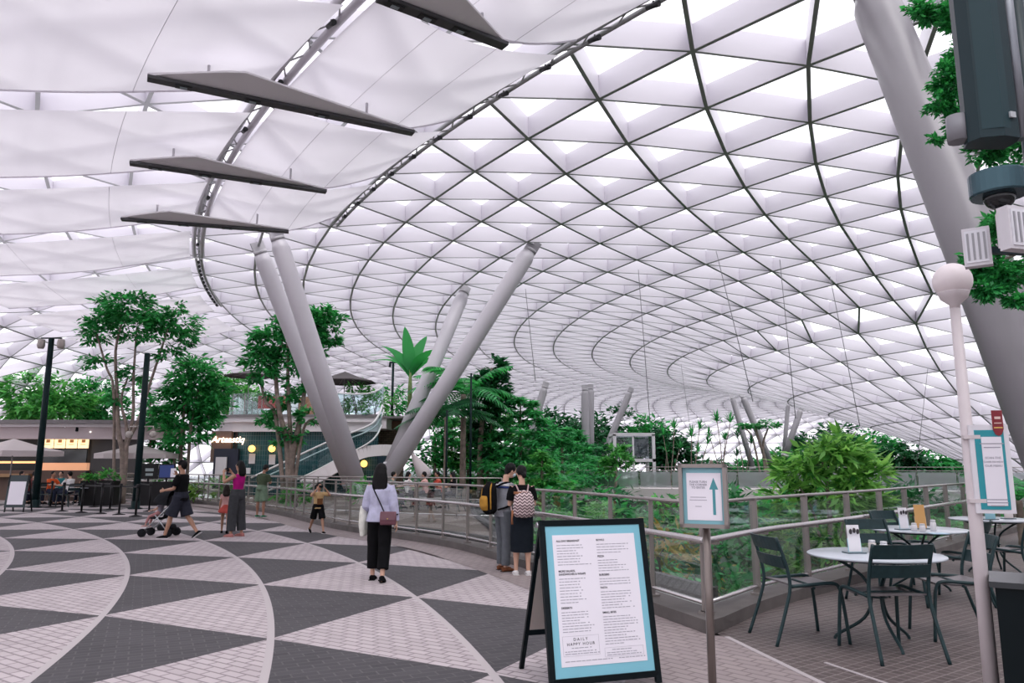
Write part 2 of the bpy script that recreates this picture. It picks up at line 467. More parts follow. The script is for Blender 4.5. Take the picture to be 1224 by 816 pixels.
fcol(754, 466, 714, 560, 72, .62, 'far column leaning left down to the glass lift frame')
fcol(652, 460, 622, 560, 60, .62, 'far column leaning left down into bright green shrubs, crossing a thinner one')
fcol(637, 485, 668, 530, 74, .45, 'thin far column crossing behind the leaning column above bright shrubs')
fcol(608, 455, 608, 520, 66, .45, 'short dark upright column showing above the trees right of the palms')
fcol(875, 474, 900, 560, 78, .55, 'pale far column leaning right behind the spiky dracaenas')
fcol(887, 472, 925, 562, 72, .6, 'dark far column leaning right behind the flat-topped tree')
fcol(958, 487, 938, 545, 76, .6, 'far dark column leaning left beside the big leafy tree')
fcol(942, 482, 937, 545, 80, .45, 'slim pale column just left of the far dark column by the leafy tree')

# ------------------------------------------------------------------ white shade sails under the roof, their rails and the light blades
M_sail = cloth_mat('sail_cloth', (.93, .91, .95), .45)
M_seam = mat('sail_seam', (.70, .68, .72), .8)
DROP = .25
def sail(r0, r1, tA, tB, sag, label, seams=(), drop=.25):
    "tA, tB: (angle at r0, angle at r1) of the near and far edge"
    NU, NV = 20, 12; P = {}
    def pt(u, v):
        r = r0 + (r1 - r0) * u
        th = (tA[0] + (tA[1] - tA[0]) * u) * (1 - v) + (tB[0] + (tB[1] - tB[0]) * u) * v
        s = math.sin(PI * u)
        z = roof_z(r) - DROP - drop * (.9 - .5 * v) - sag * s * (.55 + .45 * v)
        return polar(r, th, z=z)
    vs = [pt(i / NU, j / NV) for j in range(NV + 1) for i in range(NU + 1)]
    fs = [(j * (NU + 1) + i, j * (NU + 1) + i + 1, (j + 1) * (NU + 1) + i + 1, (j + 1) * (NU + 1) + i) for j in range(NV) for i in range(NU)]
    cen = sum(vs, Vector()) / len(vs)
    o = thing('shade_sail', label, 'shade sail', cen, 0, 'fabric shade sails under the roof')
    m = MB(); m.add([v - cen for v in vs], fs, 0, True); m.build('fabric', M_sail, o)
    m = MB()
    for q in seams: m.tube([pt(q, j / 10) - cen + Vector((0, 0, -.006)) for j in range(11)], .007, 4)
    m.build('seam', M_seam, o)
    m = MB(); m.tube([pt(i / 16, 1) - cen for i in range(17)], .03, 6); m.build('hem', M_sail, o)
    return o
RAIL = [-4.3, -8.85, -13.3, -17.8, -22.3]
EDGE = [-4.2, -8.3, -12.5, -16.6, -20.6]
names_r = ['topmost white sail between the ridge rail and the dark edge rail', 'white sail second from the top between the two rails',
           'broad white sail third from the top, lit beside the glass lattice', 'lowest of the white sails between the two rails, above the leaning columns']
for i in range(4):
    sail(.906, .852, (RAIL[i], EDGE[i]), (RAIL[i + 1] + .55, EDGE[i + 1] + .45), .55, names_r[i], (.3, .62))
LROW = [-5.2, -9.5, -14.0, -18.5, -23.0, -27.6, -32.4, -37.4, -42.5]
names_l = ['large white sail at the top left corner of the roof', 'wide white sail under the top left one, beside the ridge rail', 'white sail in the middle of the left stack of sails',
           'white sail above the lowest grey blade, left of the ridge rail', 'drooping white sail below the lowest grey blade', 'pale sail hanging low over the tallest tree',
           'small far sail near the left edge of the roof', 'last far sail low at the left, seen edge-on']
for i in range(8):
    sail(1.035, .913, (LROW[i] - 2.2, LROW[i] + .4), (LROW[i + 1] - 2.2 + .75, LROW[i + 1] + .4 + .75), .4, names_l[i], (.35, .72), .45)

def rail_track(r, ta, tb, label, dark, w):
    pts = [polar(r, ta + (tb - ta) * i / 40, dz=-.22) for i in range(41)]
    o = thing('roof_rail', label, 'rail', pts[20], 0)
    c = pts[20]
    m = MB()
    for s in (-1, 1): m.tube([p - c + (Vector((RC.x - p.x, RC.y - p.y, 0)).normalized() * s * w / 2) for p in pts], .055 if dark else .09, 8)
    m.build('tube', M_dark if dark else M_col, o)
    m = MB(); zz = []
    for i, p in enumerate(pts):
        x = Vector((RC.x - p.x, RC.y - p.y, 0)).normalized() * w / 2
        zz.append(p - c + (x if i % 2 else -x))
    m.tube(zz, .022, 5); m.build('bracing', M_joint, o)
    for i in range(1, 40, 3 if dark else 4):
        p = pts[i] - c; d = (pts[i + 1] - pts[i]).normalized(); h = MB()
        h.tube([p + Vector((0, 0, -.02)), p + Vector((0, 0, -.10))], .02, 6)
        h.tube([p + d * .16 + Vector((0, 0, -.10)), p - d * .02 + Vector((0, 0, -.12)), p - d * .14 + Vector((0, 0, -.14))], [.05, .055, .062], 10)
        h.build('spotlight', mat('black_metal', (.015, .016, .018), .4), o)
    return o
rail_track(.909, -2, -27, 'silver ridge rail with small black spotlights running down between the white sails', False, .32)
rail_track(.909, -27.3, -36, 'dark curved end of the ridge rail left of the leaning columns', True, .22)
rail_track(.848, -3, -21.5, 'dark edge rail with spotlights where the sails meet the glass lattice', True, .24)

M_blade = mat('blade_grey', (.82, .80, .82), .5)
M_blade_d = mat('blade_edge', (.06, .062, .065), .5)
def zhit(px, py, z):
    return gp(px, py, z)
def blade(pa, pb, label, zdrop=1.3):
    a = gp(*pa, 10.69 - zdrop); b = gp(*pb, 10.69 - zdrop)
    c = (a + b) / 2; o = thing('light_blade', label, 'light panel', c, 0, 'grey light blades under the sails')
    d = (b - a); L = d.length; d.normalize(); side = Vector((-d.y, d.x, 0))
    if side.y < 0: side = -side
    front = MB(); front.bar(a - c, b - c, .22, .07); front.build('front_edge', M_blade_d, o)
    m = MB(); N = 16; vs = []
    for i in range(N + 1):
        t = i / N; w = 1.1 * min(t / .3, (1 - t) / .7)
        p = a - c + (b - a) * t
        vs += [p + Vector((0, 0, .04)), p - side * w * .9 + Vector((0, 0, .04 + .03))]
        vs += [p + Vector((0, 0, .09)), p - side * w * .9 + Vector((0, 0, .11))]
    fs = []
    for i in range(N):
        k = 4 * i; fs += [(k, k + 1, k + 5, k + 4), (k + 2, k + 6, k + 7, k + 3), (k + 1, k + 3, k + 7, k + 5), (k, k + 4, k + 6, k + 2)]
    m.add(vs, fs); m.build('panel', M_blade, o)
    for t in (.12, .36, .62):
        l = MB(); p = a - c + (b - a) * t
        l.bar(p - d * .16 + Vector((0, 0, -.045)), p + d * .16 + Vector((0, 0, -.045)), .15, .03); f = l.build('light_fitting', mat('black_metal'), o)
        l = MB(); l.bar(p - d * .07 + Vector((0, 0, -.065)), p + d * .07 + Vector((0, 0, -.065)), .08, .012); l.build('lens', mat('lens_grey', (.3, .36, .38), .15), f)
    m = MB()
    for t in (.2, .8):
        p = a - c + (b - a) * t; m.tube([p + Vector((0, 0, .05)), p + Vector((0, 0, zdrop))], .03, 6)
    m.build('hanger', M_col, o)
blade((452, -3), (604, 55), 'topmost grey light blade with a dark front edge, cut by the frame top')
blade((176, 93), (494, 159), 'longest grey light blade with small black fittings, second from the top')
blade((155, 195), (390, 229), 'grey light blade third from the top, crossing the ridge rail')
blade((145, 262), (345, 277), 'lowest grey light blade, above the tops of the leaning columns')

# ------------------------------------------------------------------ thin cables hanging from the roof
M_cable = mat('cable_steel', (.25, .25, .27), .5)
for i, (x0, y0, x1, y1, lab) in enumerate([
        (763, 322, 777, 505, 'thin cable hanging left of the lift frame, in front of the ring lines'), (628, 345, 640, 455, 'thin cable hanging beside the top of the long leaning column'),
        (814, 435, 826, 520, 'thin cable hanging over the grey notice board'), (856, 300, 900, 480, 'long thin cable slanting down in the middle of the glass lattice'),
        (932, 310, 951, 500, 'thin cable down the lattice left of the big leafy tree'), (992, 330, 1028, 510, 'thin cable right of the big leafy tree'),
        (1109, 440, 1092, 590, 'pale cable reaching down to the far walkway by the white lamp post')]):
    a = roof_hit(x0, y0); b = dp(x1, y1, a.y + 2)
    o = MB(); o.tube([Vector((0, 0, 0)), b - a], .017, 5); c = o.build('hanging_cable', M_cable, None, a)
    tag(c, lab, 'cable', 'cables hanging from the roof')
# ------------------------------------------------------------------ ground beyond the kerb
M_leafy_ground = mat('planting_soil', (.022, .035, .014), .9, var=.5, vscale=1.2)
vg = MB(); NX, NY = 60, 60; random.seed(3)
vs = []
for j in range(NY + 1):
    for i in range(NX + 1):
        x = -30 + 130 * i / NX; y = 4 + 130 * j / NY
        z = -1.5 + .35 * math.sin(x * .5) * math.cos(y * .37) - .5 * math.exp(-((x - 10) / 12) ** 2)
        if y > 62: z += min(1.2, (y - 62) * .06)
        vs.append((x, y, z))
vg.add(vs, [(j * (NX + 1) + i, j * (NX + 1) + i + 1, (j + 1) * (NX + 1) + i + 1, (j + 1) * (NX + 1) + i) for j in range(NY) for i in range(NX)], 0, True)
tag(vg.build('ground', M_leafy_ground), kind='structure')
# far lawn rim so that no gap shows under the roof edge
rim = MB(); a0 = 0
ro = [polar(1.19, 360 * i / 90, z=-1.2) for i in range(91)]; ri = [polar(.35, 360 * i / 90, z=-2.2) for i in range(91)]
rim.add([p for ab in zip(ro, ri) for p in ab], [(2 * i, 2 * i + 2, 2 * i + 3, 2 * i + 1) for i in range(90)], 0)
tag(rim.build('ground_2', M_leafy_ground), kind='structure')
# brown cafe floor behind the railing on the left
brown = brick_mat('cafe_floor', (.14, .105, .09), (.19, .145, .125), (.09, .07, .06), bw=1.2, bh=.22, rot=.3, ms=.006, rough=.6)
cf = MB()
edge_r = [gp(598, 646), gp(585, 628), gp(566, 612), gp(570, 600), gp(600, 594), gp(615, 586)]
pts = [Vector((-90, 52, 0)), *[p for p in CURB[1:] if p.y > 13.2], *edge_r, Vector((-5, 75, 0)), Vector((-90, 90, 0))]
cf.add([(p.x, p.y, -.05) for p in pts], [tuple(range(len(pts)))], 0)
tag(cf.build('floor_4', brown), kind='structure')
me_ = MB(); e = smooth_path(edge_r, 4)
for z0, z1, o_ in ((-.9, .02, 0),): me_.strip(e, z0, z1)
me_.tube([p + Vector((0, 0, .0)) for p in e], .09, 6)
tag(me_.build('kerb', mat('dark_stone', (.03, .03, .032), .6)), kind='structure')

# ------------------------------------------------------------------ kerbs and glass railings of the plaza
M_steel = mat('brushed_steel', (.34, .31, .30), .32, metal=.75)
M_post = mat('post_steel', (.27, .24, .225), .4, metal=.4)
M_rail = mat('handrail_steel', (.55, .52, .52), .25, metal=.8)
G_rail = glass_mat('railing_glass', (.93, .96, .95), .06)
def offset(P, w):
    out = []; n = len(P)
    for i, p in enumerate(P):
        d1 = (P[i] - P[i - 1]).normalized() if i else (P[1] - P[0]).normalized()
        d2 = (P[i + 1] - P[i]).normalized() if i < n - 1 else d1
        n1 = Vector((-d1.y, d1.x, 0)); n2 = Vector((-d2.y, d2.x, 0)); m = (n1 + n2).normalized()
        out.append(p + m * w / max(.35, m.dot(n1)))
    return out
def cross2(a, b, c, d):
    r = b - a; s_ = d - c; den = r.x * s_.y - r.y * s_.x
    if abs(den) < 1e-9: return None
    t = ((c.x - a.x) * s_.y - (c.y - a.y) * s_.x) / den; u = ((c.x - a.x) * r.y - (c.y - a.y) * r.x) / den
    return (t, u) if -1e-6 <= t <= 1 + 1e-6 and -1e-6 <= u <= 1 + 1e-6 else None
def corner_offset(w):
    "the kerb line moved outwards by w on both sides of the corner, meeting in one point; same number of points as the kerb"
    A = offset(CURB, w); B = offset([CURB[-1]] + CURB_R[1:], w)
    for i in range(len(A) - 2, -1, -1):
        for j in range(len(B) - 1):
            h = cross2(A[i], A[i + 1], B[j], B[j + 1])
            if h:
                M = A[i] + (A[i + 1] - A[i]) * h[0]
                return A[:i + 1] + [M] * (len(A) - i - 1), [M] * (j + 1) + B[j + 1:], M, i + 1, j + 1
def kerb(A, B, name, h):
    m = MB(); vs = []
    for a, b in zip(A, B): vs += [(a.x, a.y, 0), (a.x, a.y, h), (b.x, b.y, h), (b.x, b.y, -.8)]
    fs = []
    for i in range(len(A) - 1):
        k = 4 * i; fs += [(k, k + 4, k + 5, k + 1)[::-1], (k + 1, k + 5, k + 6, k + 2)[::-1], (k + 2, k + 6, k + 7, k + 3)[::-1]]
    m.add(vs, fs); tag(m.build(name, mat('kerb_dark', (.10, .088, .084), .7, var=.2, vscale=4)), kind='structure')
KA, KB_, KM, _, _ = corner_offset(.42)
kerb(CURB, KA, 'trim_2', .13); kerb([CURB[-1]] + CURB_R[1:], KB_, 'trim_3', .13)
def railing(P, label, step=1.1, hr=True, hand=None, z=.13, glass=True, rails=(1.23,), post_w=.052, top=1.23, hand_h=.88, hand_off=-.16):
    S_ = along(P, step); c = S_[len(S_) // 2][0].copy(); c.z = 0
    o = thing('glass_railing', label, 'railing', c)
    for p, d in S_:
        m = MB(); a = math.atan2(d.y, d.x)
        m.box(p - c + Vector((0, 0, (top + z) / 2)), (.022, post_w, top - z), a); m.box(p - c + Vector((0, 0, z + .012)), (.12, .12, .024), a)
        if hr:
            n = Vector((-d.y, d.x, 0)); q = p - c + Vector((0, 0, hand_h - .05))
            m.bar(q, q + n * hand_off, .018, .018); m.bar(q + n * hand_off, q + n * hand_off + Vector((0, 0, .05)), .018, .018)
        m.build('post', M_post, o)
    if glass:
        for (p, d), (q, _) in zip(S_[:-1], S_[1:]):
            e = (q - p).normalized(); m = MB()
            m.bar(p - c + e * .05 + Vector((0, 0, (top + z) / 2)), q - c - e * .05 + Vector((0, 0, (top + z) / 2)), .012, top - z - .14); m.build('glass_panel', G_rail, o)
    line = [s[0] - c for s in S_]
    for zz in rails:
        m = MB(); m.tube([p + Vector((0, 0, zz)) for p in line], .021, 8); m.build('top_rail' if zz > 1 else 'mid_rail', M_steel, o)
    if hr:
        m = MB(); m.tube([p + Vector((0, 0, hand_h)) for p in [q - c for q in hand]], .032, 10); m.build('handrail', M_rail, o)
    m = MB(); m.tube([p + Vector((0, 0, z + .10)) for p in line], .022, 8); m.build('bottom_rail', M_rail, o)
    return o
RA, RBr, RM, ia, jb = corner_offset(.2); HA, HB2, HM, ha, hb = corner_offset(.05)
i0 = [i for i, p in enumerate(RA) if p.y < 40][0]
railing(RA[i0:ia + 1], 'long curved glass railing along the patterned plaza, passing behind the standing people', hand=HA[i0:ha + 1])
railing(RBr[jb - 1:], 'glass railing behind the outdoor cafe tables on the terrace', 1.5, post_w=.085, hand=HB2[hb - 1:])
R2 = [dp(150, 590, 38), dp(240, 590, 33), dp(360, 590, 28.5), dp(480, 590, 25.5), dp(600, 590, 24)]
R2 = smooth_path([Vector((p.x, p.y, -.05)) for p in R2], 3)
railing([Vector((p.x, p.y, 0)) for p in R2], 'second steel railing further back, in front of the seated cafe guests', 1.6, hr=False, z=-.04, rails=(1.22, .98, .55), glass=False, post_w=.05)
# pale ledge and dark planter edge just outside the glass
lg = MB(); A = offset(CURB[-26:-7], .42); B = offset(CURB[-26:-7], 1.15); vs = []
for a, b in zip(A, B): vs += [(a.x, a.y, -.1), (b.x, b.y, -.1)]
lg.add(vs, [(2 * i, 2 * i + 1, 2 * i + 3, 2 * i + 2) for i in range(len(A) - 1)]); tag(lg.build('trim_4', mat('pale_ledge', (.42, .38, .35), .7, var=.1, vscale=2)), kind='structure')
pl = MB(); B2 = offset(CURB[-26:-7], 1.2); B3 = offset(CURB[-26:-7], 1.3); vs = []
for a, b in zip(B2, B3): vs += [(a.x, a.y, -.15), (a.x, a.y, .12), (b.x, b.y, .12), (b.x, b.y, -1.2)]
fs = []
for i in range(len(B2) - 1):
    k = 4 * i; fs += [(k, k + 4, k + 5, k + 1)[::-1], (k + 1, k + 5, k + 6, k + 2)[::-1], (k + 2, k + 6, k + 7, k + 3)[::-1]]
pl.add(vs, fs); tag(pl.build('trim_5', mat('dark_stone')), kind='structure')

# ------------------------------------------------------------------ curved walkway across the garden
BP = [Vector((-14, 70, 0)), gp(560, 581.5), gp(650, 583), gp(820, 584.2), gp(1000, 585.6), gp(1150, 587.5), gp(1300, 590.5), gp(1420, 594)]
BP = smooth_path([Vector((p.x, p.y, 0)) for p in BP], 6)
def ribbon(P, w, z0, z1, name, m_):
    m = MB(); B = offset(P, w); vs = []
    for a, b in zip(P, B): vs += [(a.x, a.y, z0), (a.x, a.y, z1), (b.x, b.y, z1), (b.x, b.y, z0)]
    fs = []
    for i in range(len(P) - 1):
        k = 4 * i; fs += [(k + x, k + (x + 1) % 4, k + 4 + (x + 1) % 4, k + 4 + x) for x in range(4)]
    m.add(vs, fs); return tag(m.build(name, m_), kind='structure')
ribbon(BP, 3.2, -.85, 0, 'floor_5', mat('walkway_concrete', (.66, .61, .61), .6, var=.06, vscale=.6))
BPf = [p for p in BP if p.x > -12]
G_far = glass_mat('walkway_glass', (.72, .78, .77), .10, .22)
_g = G_rail; G_rail = G_far
railing(offset(BPf, .12), 'pale glass railing on the near edge of the curved walkway across the garden', 2.2, hr=False, z=0, rails=(1.27,), top=1.25, post_w=.05)
railing(offset(BPf, 3.05), 'far railing of the curved walkway, with a thin top bar before the dark trees', 2.2, hr=False, z=0, rails=(1.5, 1.0), top=1.5, post_w=.05, glass=False)
G_rail = _g

# ------------------------------------------------------------------ writing
TEXTS = []
def text(body, size, parent, loc, rot=(0, 0, 0), m=None, name='lettering', align='LEFT', ext=.0006, shear=0.0, spacing=1.0, bold=0.0):
    cu = bpy.data.curves.new(name, 'FONT'); cu.body = body; cu.size = size; cu.extrude = ext; cu.align_x = align; cu.shear = shear
    cu.space_character = spacing; cu.offset = bold; cu.resolution_u = 3
    cu.materials.append(m or mat('ink', (.02, .02, .03), .6))
    o = bpy.data.objects.new(name, cu); C.objects.link(o); o.parent = parent; o.location = loc; o.rotation_euler = rot
    TEXTS.append(o)
    return o
M_ink = mat('ink', (.02, .02, .03), .6); M_ink2 = mat('grey_ink', (.34, .33, .38), .7)
M_black = mat('black_paint', (.005, .009, .011), .45, spec=.12); M_paper = mat('paper', (.80, .77, .83), .55)
M_blue = mat('poster_blue', (.20, .50, .60), .45); M_teal = mat('poster_teal', (.02, .28, .33), .45)

# menu A-frame: local x along its width, y back, z up
bl = gp(661, 818, .06); br = gp(787, 806, .06)
yaw = math.atan2(br.y - bl.y, br.x - bl.x); bw = (br - bl).length
af = thing('menu_board', 'large black A-frame menu board with a blue and white poster, front centre', 'menu board', ((bl.x + br.x) / 2, (bl.y + br.y) / 2, 0), yaw)
LEAN = .235; HB = 1.22; tl = math.atan2(LEAN, HB)
RB = Matrix.Rotation(-tl, 3, 'X')
def bp_(x, z, y=0): return RB @ Vector((x, y, z))
w2 = bw / 2
for s in (-1, 1):
    m = MB(); m.bar(bp_(s * w2, 0), bp_(s * w2, HB), .045, .035, up=(0, 1, 0)); m.build('frame_side', M_black, af)
    m = MB(); a = bp_(s * (w2 - .01), HB - .02); m.bar(a + Vector((0, .02, 0)), Vector((s * w2, LEAN * 2 + .24, 0)), .035, .03, up=(0, 1, 0)); m.build('rear_leg', M_black, af)
    m = MB(); m.tube([bp_(s * (w2 + .01), HB - .03, .03) + Vector((s * -.02, 0, 0)), bp_(s * (w2 + .03), HB - .03, .03)], .022, 10); m.build('hinge', mat('chrome', (.6, .6, .62), .15, metal=1), af)
for z in (.07, HB - .022):
    m = MB(); m.bar(bp_(-w2, z), bp_(w2, z), .045, .04, up=(0, 1, 0)); m.build('frame_rail', M_black, af)
m = MB(); m.bar(Vector((-w2, LEAN * 2 + .12, .3)), Vector((w2, LEAN * 2 + .12, .3)), .025, .04); m.build('rear_rail', M_black, af)
m = MB(); a0 = bp_(0, HB - .1) + Vector((0, .06, 0)); a1 = Vector((0, LEAN * 2 + .09, .33))
m.bar(a0, a1, 2 * w2 - .04, .012, up=(0, 1, 0)); m.build('rear_panel', mat('panel_beige', (.46, .38, .34), .6), af)
m = MB(); m.box(bp_(0, (HB + .07) / 2 - .01), (2 * w2 - .03, .02, HB - .12), M=RB); m.build('poster', M_blue, af)
pw = 2 * w2 - .155; p0 = .165; p1 = HB - .115
m = MB(); m.box(bp_(0, (p0 + p1) / 2, -.0115), (pw, .003, p1 - p0), M=RB); sheet = m.build('menu_sheet', M_paper, af)
TR = (PI / 2 - tl, 0, 0)
xl = -pw / 2 + .03; xr = .015
def mtext(b, x, z, size, **k): return text(b, size, sheet, bp_(x, z, -.0145), TR, **k)
random.seed(11)
def lines(x, z, n, wmax, dz=.0215, wmin=.5):
    m = MB()
    for i in range(n):
        w = wmax * random.uniform(wmin, 1); xx = x
        while xx < x + w - .012:
            l = random.uniform(.014, .045); l = min(l, x + w - xx)
            m.box(bp_(xx + l / 2, z - dz * i, -.0135), (l, .0012, .0052), M=RB); xx += l + .006
        if random.random() < .8: m.box(bp_(x + w + .015, z - dz * i, -.0135), (.012, .0012, .0062), M=RB)
    return m
body = []
T = p1
HD = dict(bold=.0003)
mtext('ALL-DAY BREAKFAST', xl, T - .052, .0205, **HD); body.append(lines(xl, T - .078, 8, .26, .0205))
mtext('MORE SALADS,', xl, T - .275, .0205, **HD); mtext('SANDWICHES & WRAPS', xl, T - .298, .0205, **HD); body.append(lines(xl, T - .325, 9, .24, .0215))
mtext('DESSERTS', xl, T - .54, .0205, **HD); body.append(lines(xl, T - .565, 8, .24, .0195))
mtext('BOWLS', xr, T - .052, .0205, **HD); body.append(lines(xr, T - .078, 4, .31, .021))
mtext('PIZZA', xr, T - .175, .0205, **HD); body.append(lines(xr, T - .199, 5, .25, .0195))
mtext('BURGERS', xr, T - .313, .0205, **HD); body.append(lines(xr, T - .337, 3, .28, .02))
mtext('PASTA', xr, T - .408, .0205, **HD); body.append(lines(xr, T - .432, 7, .26, .0195))
mtext('SMALL BITES', xr, T - .588, .0205, **HD); body.append(lines(xr, T - .612, 11, .27, .0192))
mtext('DAILY', xl + .135, T - .765, .029, align='CENTER', spacing=1.6); mtext('HAPPY HOUR', xl + .135, T - .797, .029, align='CENTER', spacing=1.35)
body.append(lines(xl + .06, T - .815, 1, .14)); body.append(lines(xl + .005, T - .838, 2, .26, .016, .85))
body.append(lines(xr + .05, T - .845, 1, .18, wmin=.8)); body.append(lines(xr + .005, T - .865, 2, .27, .016, .9))
body.append(lines(xl, T - .905, 1, .36, wmin=.98)); body.append(lines(xr + .1, T - .905, 1, .2, wmin=.95))
b = MB()
for q in body: b.add(q.v, q.f)
# thin boxes around the two notices at the foot of the sheet
for x0, x1, z0, z1 in ((xl - .008, xl + .282, T - .868, T - .732), (xr - .01, pw / 2 - .025, T - .893, T - .83)):
    P = [bp_(x0, z0, -.0135), bp_(x1, z0, -.0135), bp_(x1, z1, -.0135), bp_(x0, z1, -.0135)]
    for i in range(4): b.bar(P[i], P[(i + 1) % 4], .0012, .0012, up=(0, 1, 0))
tag(b.build('menu_print', M_ink2, sheet), kind='stuff')

# framed notice on a steel post
np_ = gp(851, 905); np_ = dp(851, 816, 5.0); np_.z = 0
ns = thing('notice_sign', 'framed blue notice with an upward arrow on a slim steel post', 'sign', np_, math.radians(-24))
zc = EYE + (dp(848, 592, 5.0).z - EYE)
m = MB(); m.tube([(0, .02, 0), (0, .02, zc + .05)], .026, 14); m.build('post', mat('post_bronze', (.20, .17, .155), .3, metal=.7), ns)
m = MB(); m.lathe([(.13, 0), (.13, .012), (.03, .02), (.03, .03)], (0, .02, 0), 20); m.build('base_plate', mat('post_bronze'), ns)
fw, fh = .305, .405
m = MB()
for s in (-1, 1):
    m.box((s * (fw / 2 - .012), -.03, zc), (.024, .07, fh)); m.box((0, -.03, zc + s * (fh / 2 - .012)), (fw, .07, .024))
m.build('frame', M_post, ns)
m = MB(); m.box((0, -.022, zc), (fw - .03, .03, fh - .03)); m.build('board', mat('notice_blue', (.22, .46, .52), .4), ns)
m = MB(); m.box((.005, -.0385, zc - .005), (fw - .085, .002, fh - .105)); sh = m.build('notice_sheet', M_paper, ns)
def ntext(b, x, z, s, **k): return text(b, s, sh, (x, -.0402, zc + z), (PI / 2, 0, 0), align='CENTER', **k)
ntext('PLEASE TURN\nTHE CORNER\nTO ENTER', -.03, .082, .0185, m=M_ink2, bold=.0005)
m = MB()
for z, w in ((-.0, .10), (-.018, .11), (-.058, .04)):
    m.box((-.033, -.040, zc + z - .01), (w, .0012, .004))
m.build('small_print', M_ink2, sh)
m = MB(); ax = .068
m.add([(ax - .009, -.0405, zc - .12), (ax + .009, -.0405, zc - .12), (ax + .009, -.0405, zc + .04), (ax + .028, -.0405, zc + .04), (ax, -.0405, zc + .115), (ax - .028, -.0405, zc + .04), (ax - .009, -.0405, zc + .04)], [(0, 1, 2, 3, 4, 5, 6)])
m.build('arrow', mat('arrow_teal', (.06, .27, .31), .5), sh)

# white globe lamp post with a hanging menu sign
lp = dp(1188, 845, 5.15); lp.z = 0
gl_ = thing('globe_lamp', 'tall white lamp post with a round pink-white globe, by the cafe tables', 'lamp post', lp)
gz = dp(1131, 336, 5.15).z
M_wpost = mat('post_white', (.62, .56, .57), .4)
m = MB(); m.tube([(0, 0, 0), (0, 0, 1.2), (0, 0, gz - .15)], [.047, .043, .032], 16); m.build('pole', M_wpost, gl_)
m = MB(); m.lathe([(.12, 0), (.12, .02), (.06, .05), (.05, .1)], n=20); m.build('base', M_wpost, gl_)
m = MB(); m.lathe([(.03, gz - .22), (.034, gz - .17), (.085, gz - .125), (.10, gz - .085), (.10, gz - .075)], n=24); m.build('fitter', M_wpost, gl_)
m = MB(); m.ball((0, 0, gz), .127, 28); m.build('globe', mat('globe_opal', (.80, .72, .73), .35), gl_)
sx = dp(1176, 560, 5.1)
qs = thing('hanging_menu_sign', 'white and teal poster panel fixed to the globe lamp post', 'sign', (lp.x + .03, lp.y - .03, sx.z), math.radians(-14))
qw, qh = .205, .58
m = MB(); m.box((qw / 2 - .03, -.03, 0), (qw + .03, .022, qh)); m.build('panel', mat('panel_white', (.72, .70, .74), .35), qs)
m = MB(); m.box((qw / 2 - .03, -.0425, -.005), (qw - .03, .003, qh - .06)); bd = m.build('teal_border', M_teal, qs)
m = MB(); m.box((qw / 2 - .02, -.045, -.015), (qw - .085, .003, qh - .13)); sh2 = m.build('sheet', M_paper, qs)
for i, (b_, z, s) in enumerate((('SCAN THE', .065, .02), ('CODE TO VIEW', .04, .0165), ('OUR MENU', .013, .02))):
    text(b_, s, sh2, (qw / 2 - .02, -.0475, z), (PI / 2, 0, 0), M_ink2, align='CENTER')
m = MB()
for z, w in ((.165, .14), (.14, .10), (-.20, .12), (-.22, .13), (-.24, .08)): m.box((qw / 2 - .02, -.0475, z), (w, .001, .006))
m.build('small_print', M_ink2, sh2)
for z in (-qh / 2 + .08, qh / 2 - .08):
    m = MB(); m.bar((-.08, -.02, z), (.02, -.02, z), .05, .025); m.build('clamp', M_wpost, qs)
m = MB(); m.add([(-.032, -.05, .085), (.032, -.05, .085), (.032, -.05, -.04), (.018, -.05, -.075), (0, -.05, -.085), (-.018, -.05, -.075), (-.032, -.05, -.04),
                 (-.032, -.044, .085), (.032, -.044, .085), (.032, -.044, -.04), (.018, -.044, -.075), (0, -.044, -.085), (-.018, -.044, -.075), (-.032, -.044, -.04)],
                [(0, 6, 5, 4, 3, 2, 1)] + [(i, (i + 1) % 7, 7 + (i + 1) % 7, 7 + i) for i in range(7)])
bg_ = m.build('badge', mat('badge_red', (.22, .015, .025), .4), qs); bg_.location = (qw - .075, 0, qh / 2 + .01); part_label(bg_, 'dark red shield-shaped badge')
m = MB(); m.box((0, -.052, .035), (.035, .003, .016)); m.box((0, -.052, .0), (.044, .003, .006)); m.build('badge_mark', mat('badge_pale', (.75, .55, .5), .5), bg_)
m = MB(); m.box((0, -.052, -.03), (.05, .003, .008)); m.build('badge_stripe', mat('badge_gold', (.7, .45, .12), .5), bg_)

# black host stand at the bottom right corner
hp = dp(1226, 816, 4.55); hp.z = 0
hs_ = thing('host_stand', 'black host stand with a tall black screen, at the bottom right corner', 'host stand', (dp(1182, 698, 4.8).x + .38 * math.cos(math.radians(32)) + .28 * math.sin(math.radians(32)), 4.8 - .38 * math.sin(math.radians(32)) + .28 * math.cos(math.radians(32)), 0), math.radians(-32))
m = MB(); m.box((0, 0, .45), (.70, .5, .86)); m.build('body', M_black, hs_)
m = MB(); m.box((0, 0, .9), (.76, .56, .035)); m.build('top', mat('stand_top', (.03, .034, .038), .3), hs_)
m = MB(); m.box((.18, .05, 1.21), (.40, .05, .58)); m.build('screen', M_black, hs_)
m = MB(); m.box((0, 0, .02), (.6, .4, .04)); m.build('plinth', M_black, hs_)
for i in range(4):
    m = MB(); m.box((.06, .022, 1.36 - .1 * i), (.10, .004, .014)); m.build('screen_line', mat('screen_text', (.35, .45, .45), .5), hs_)

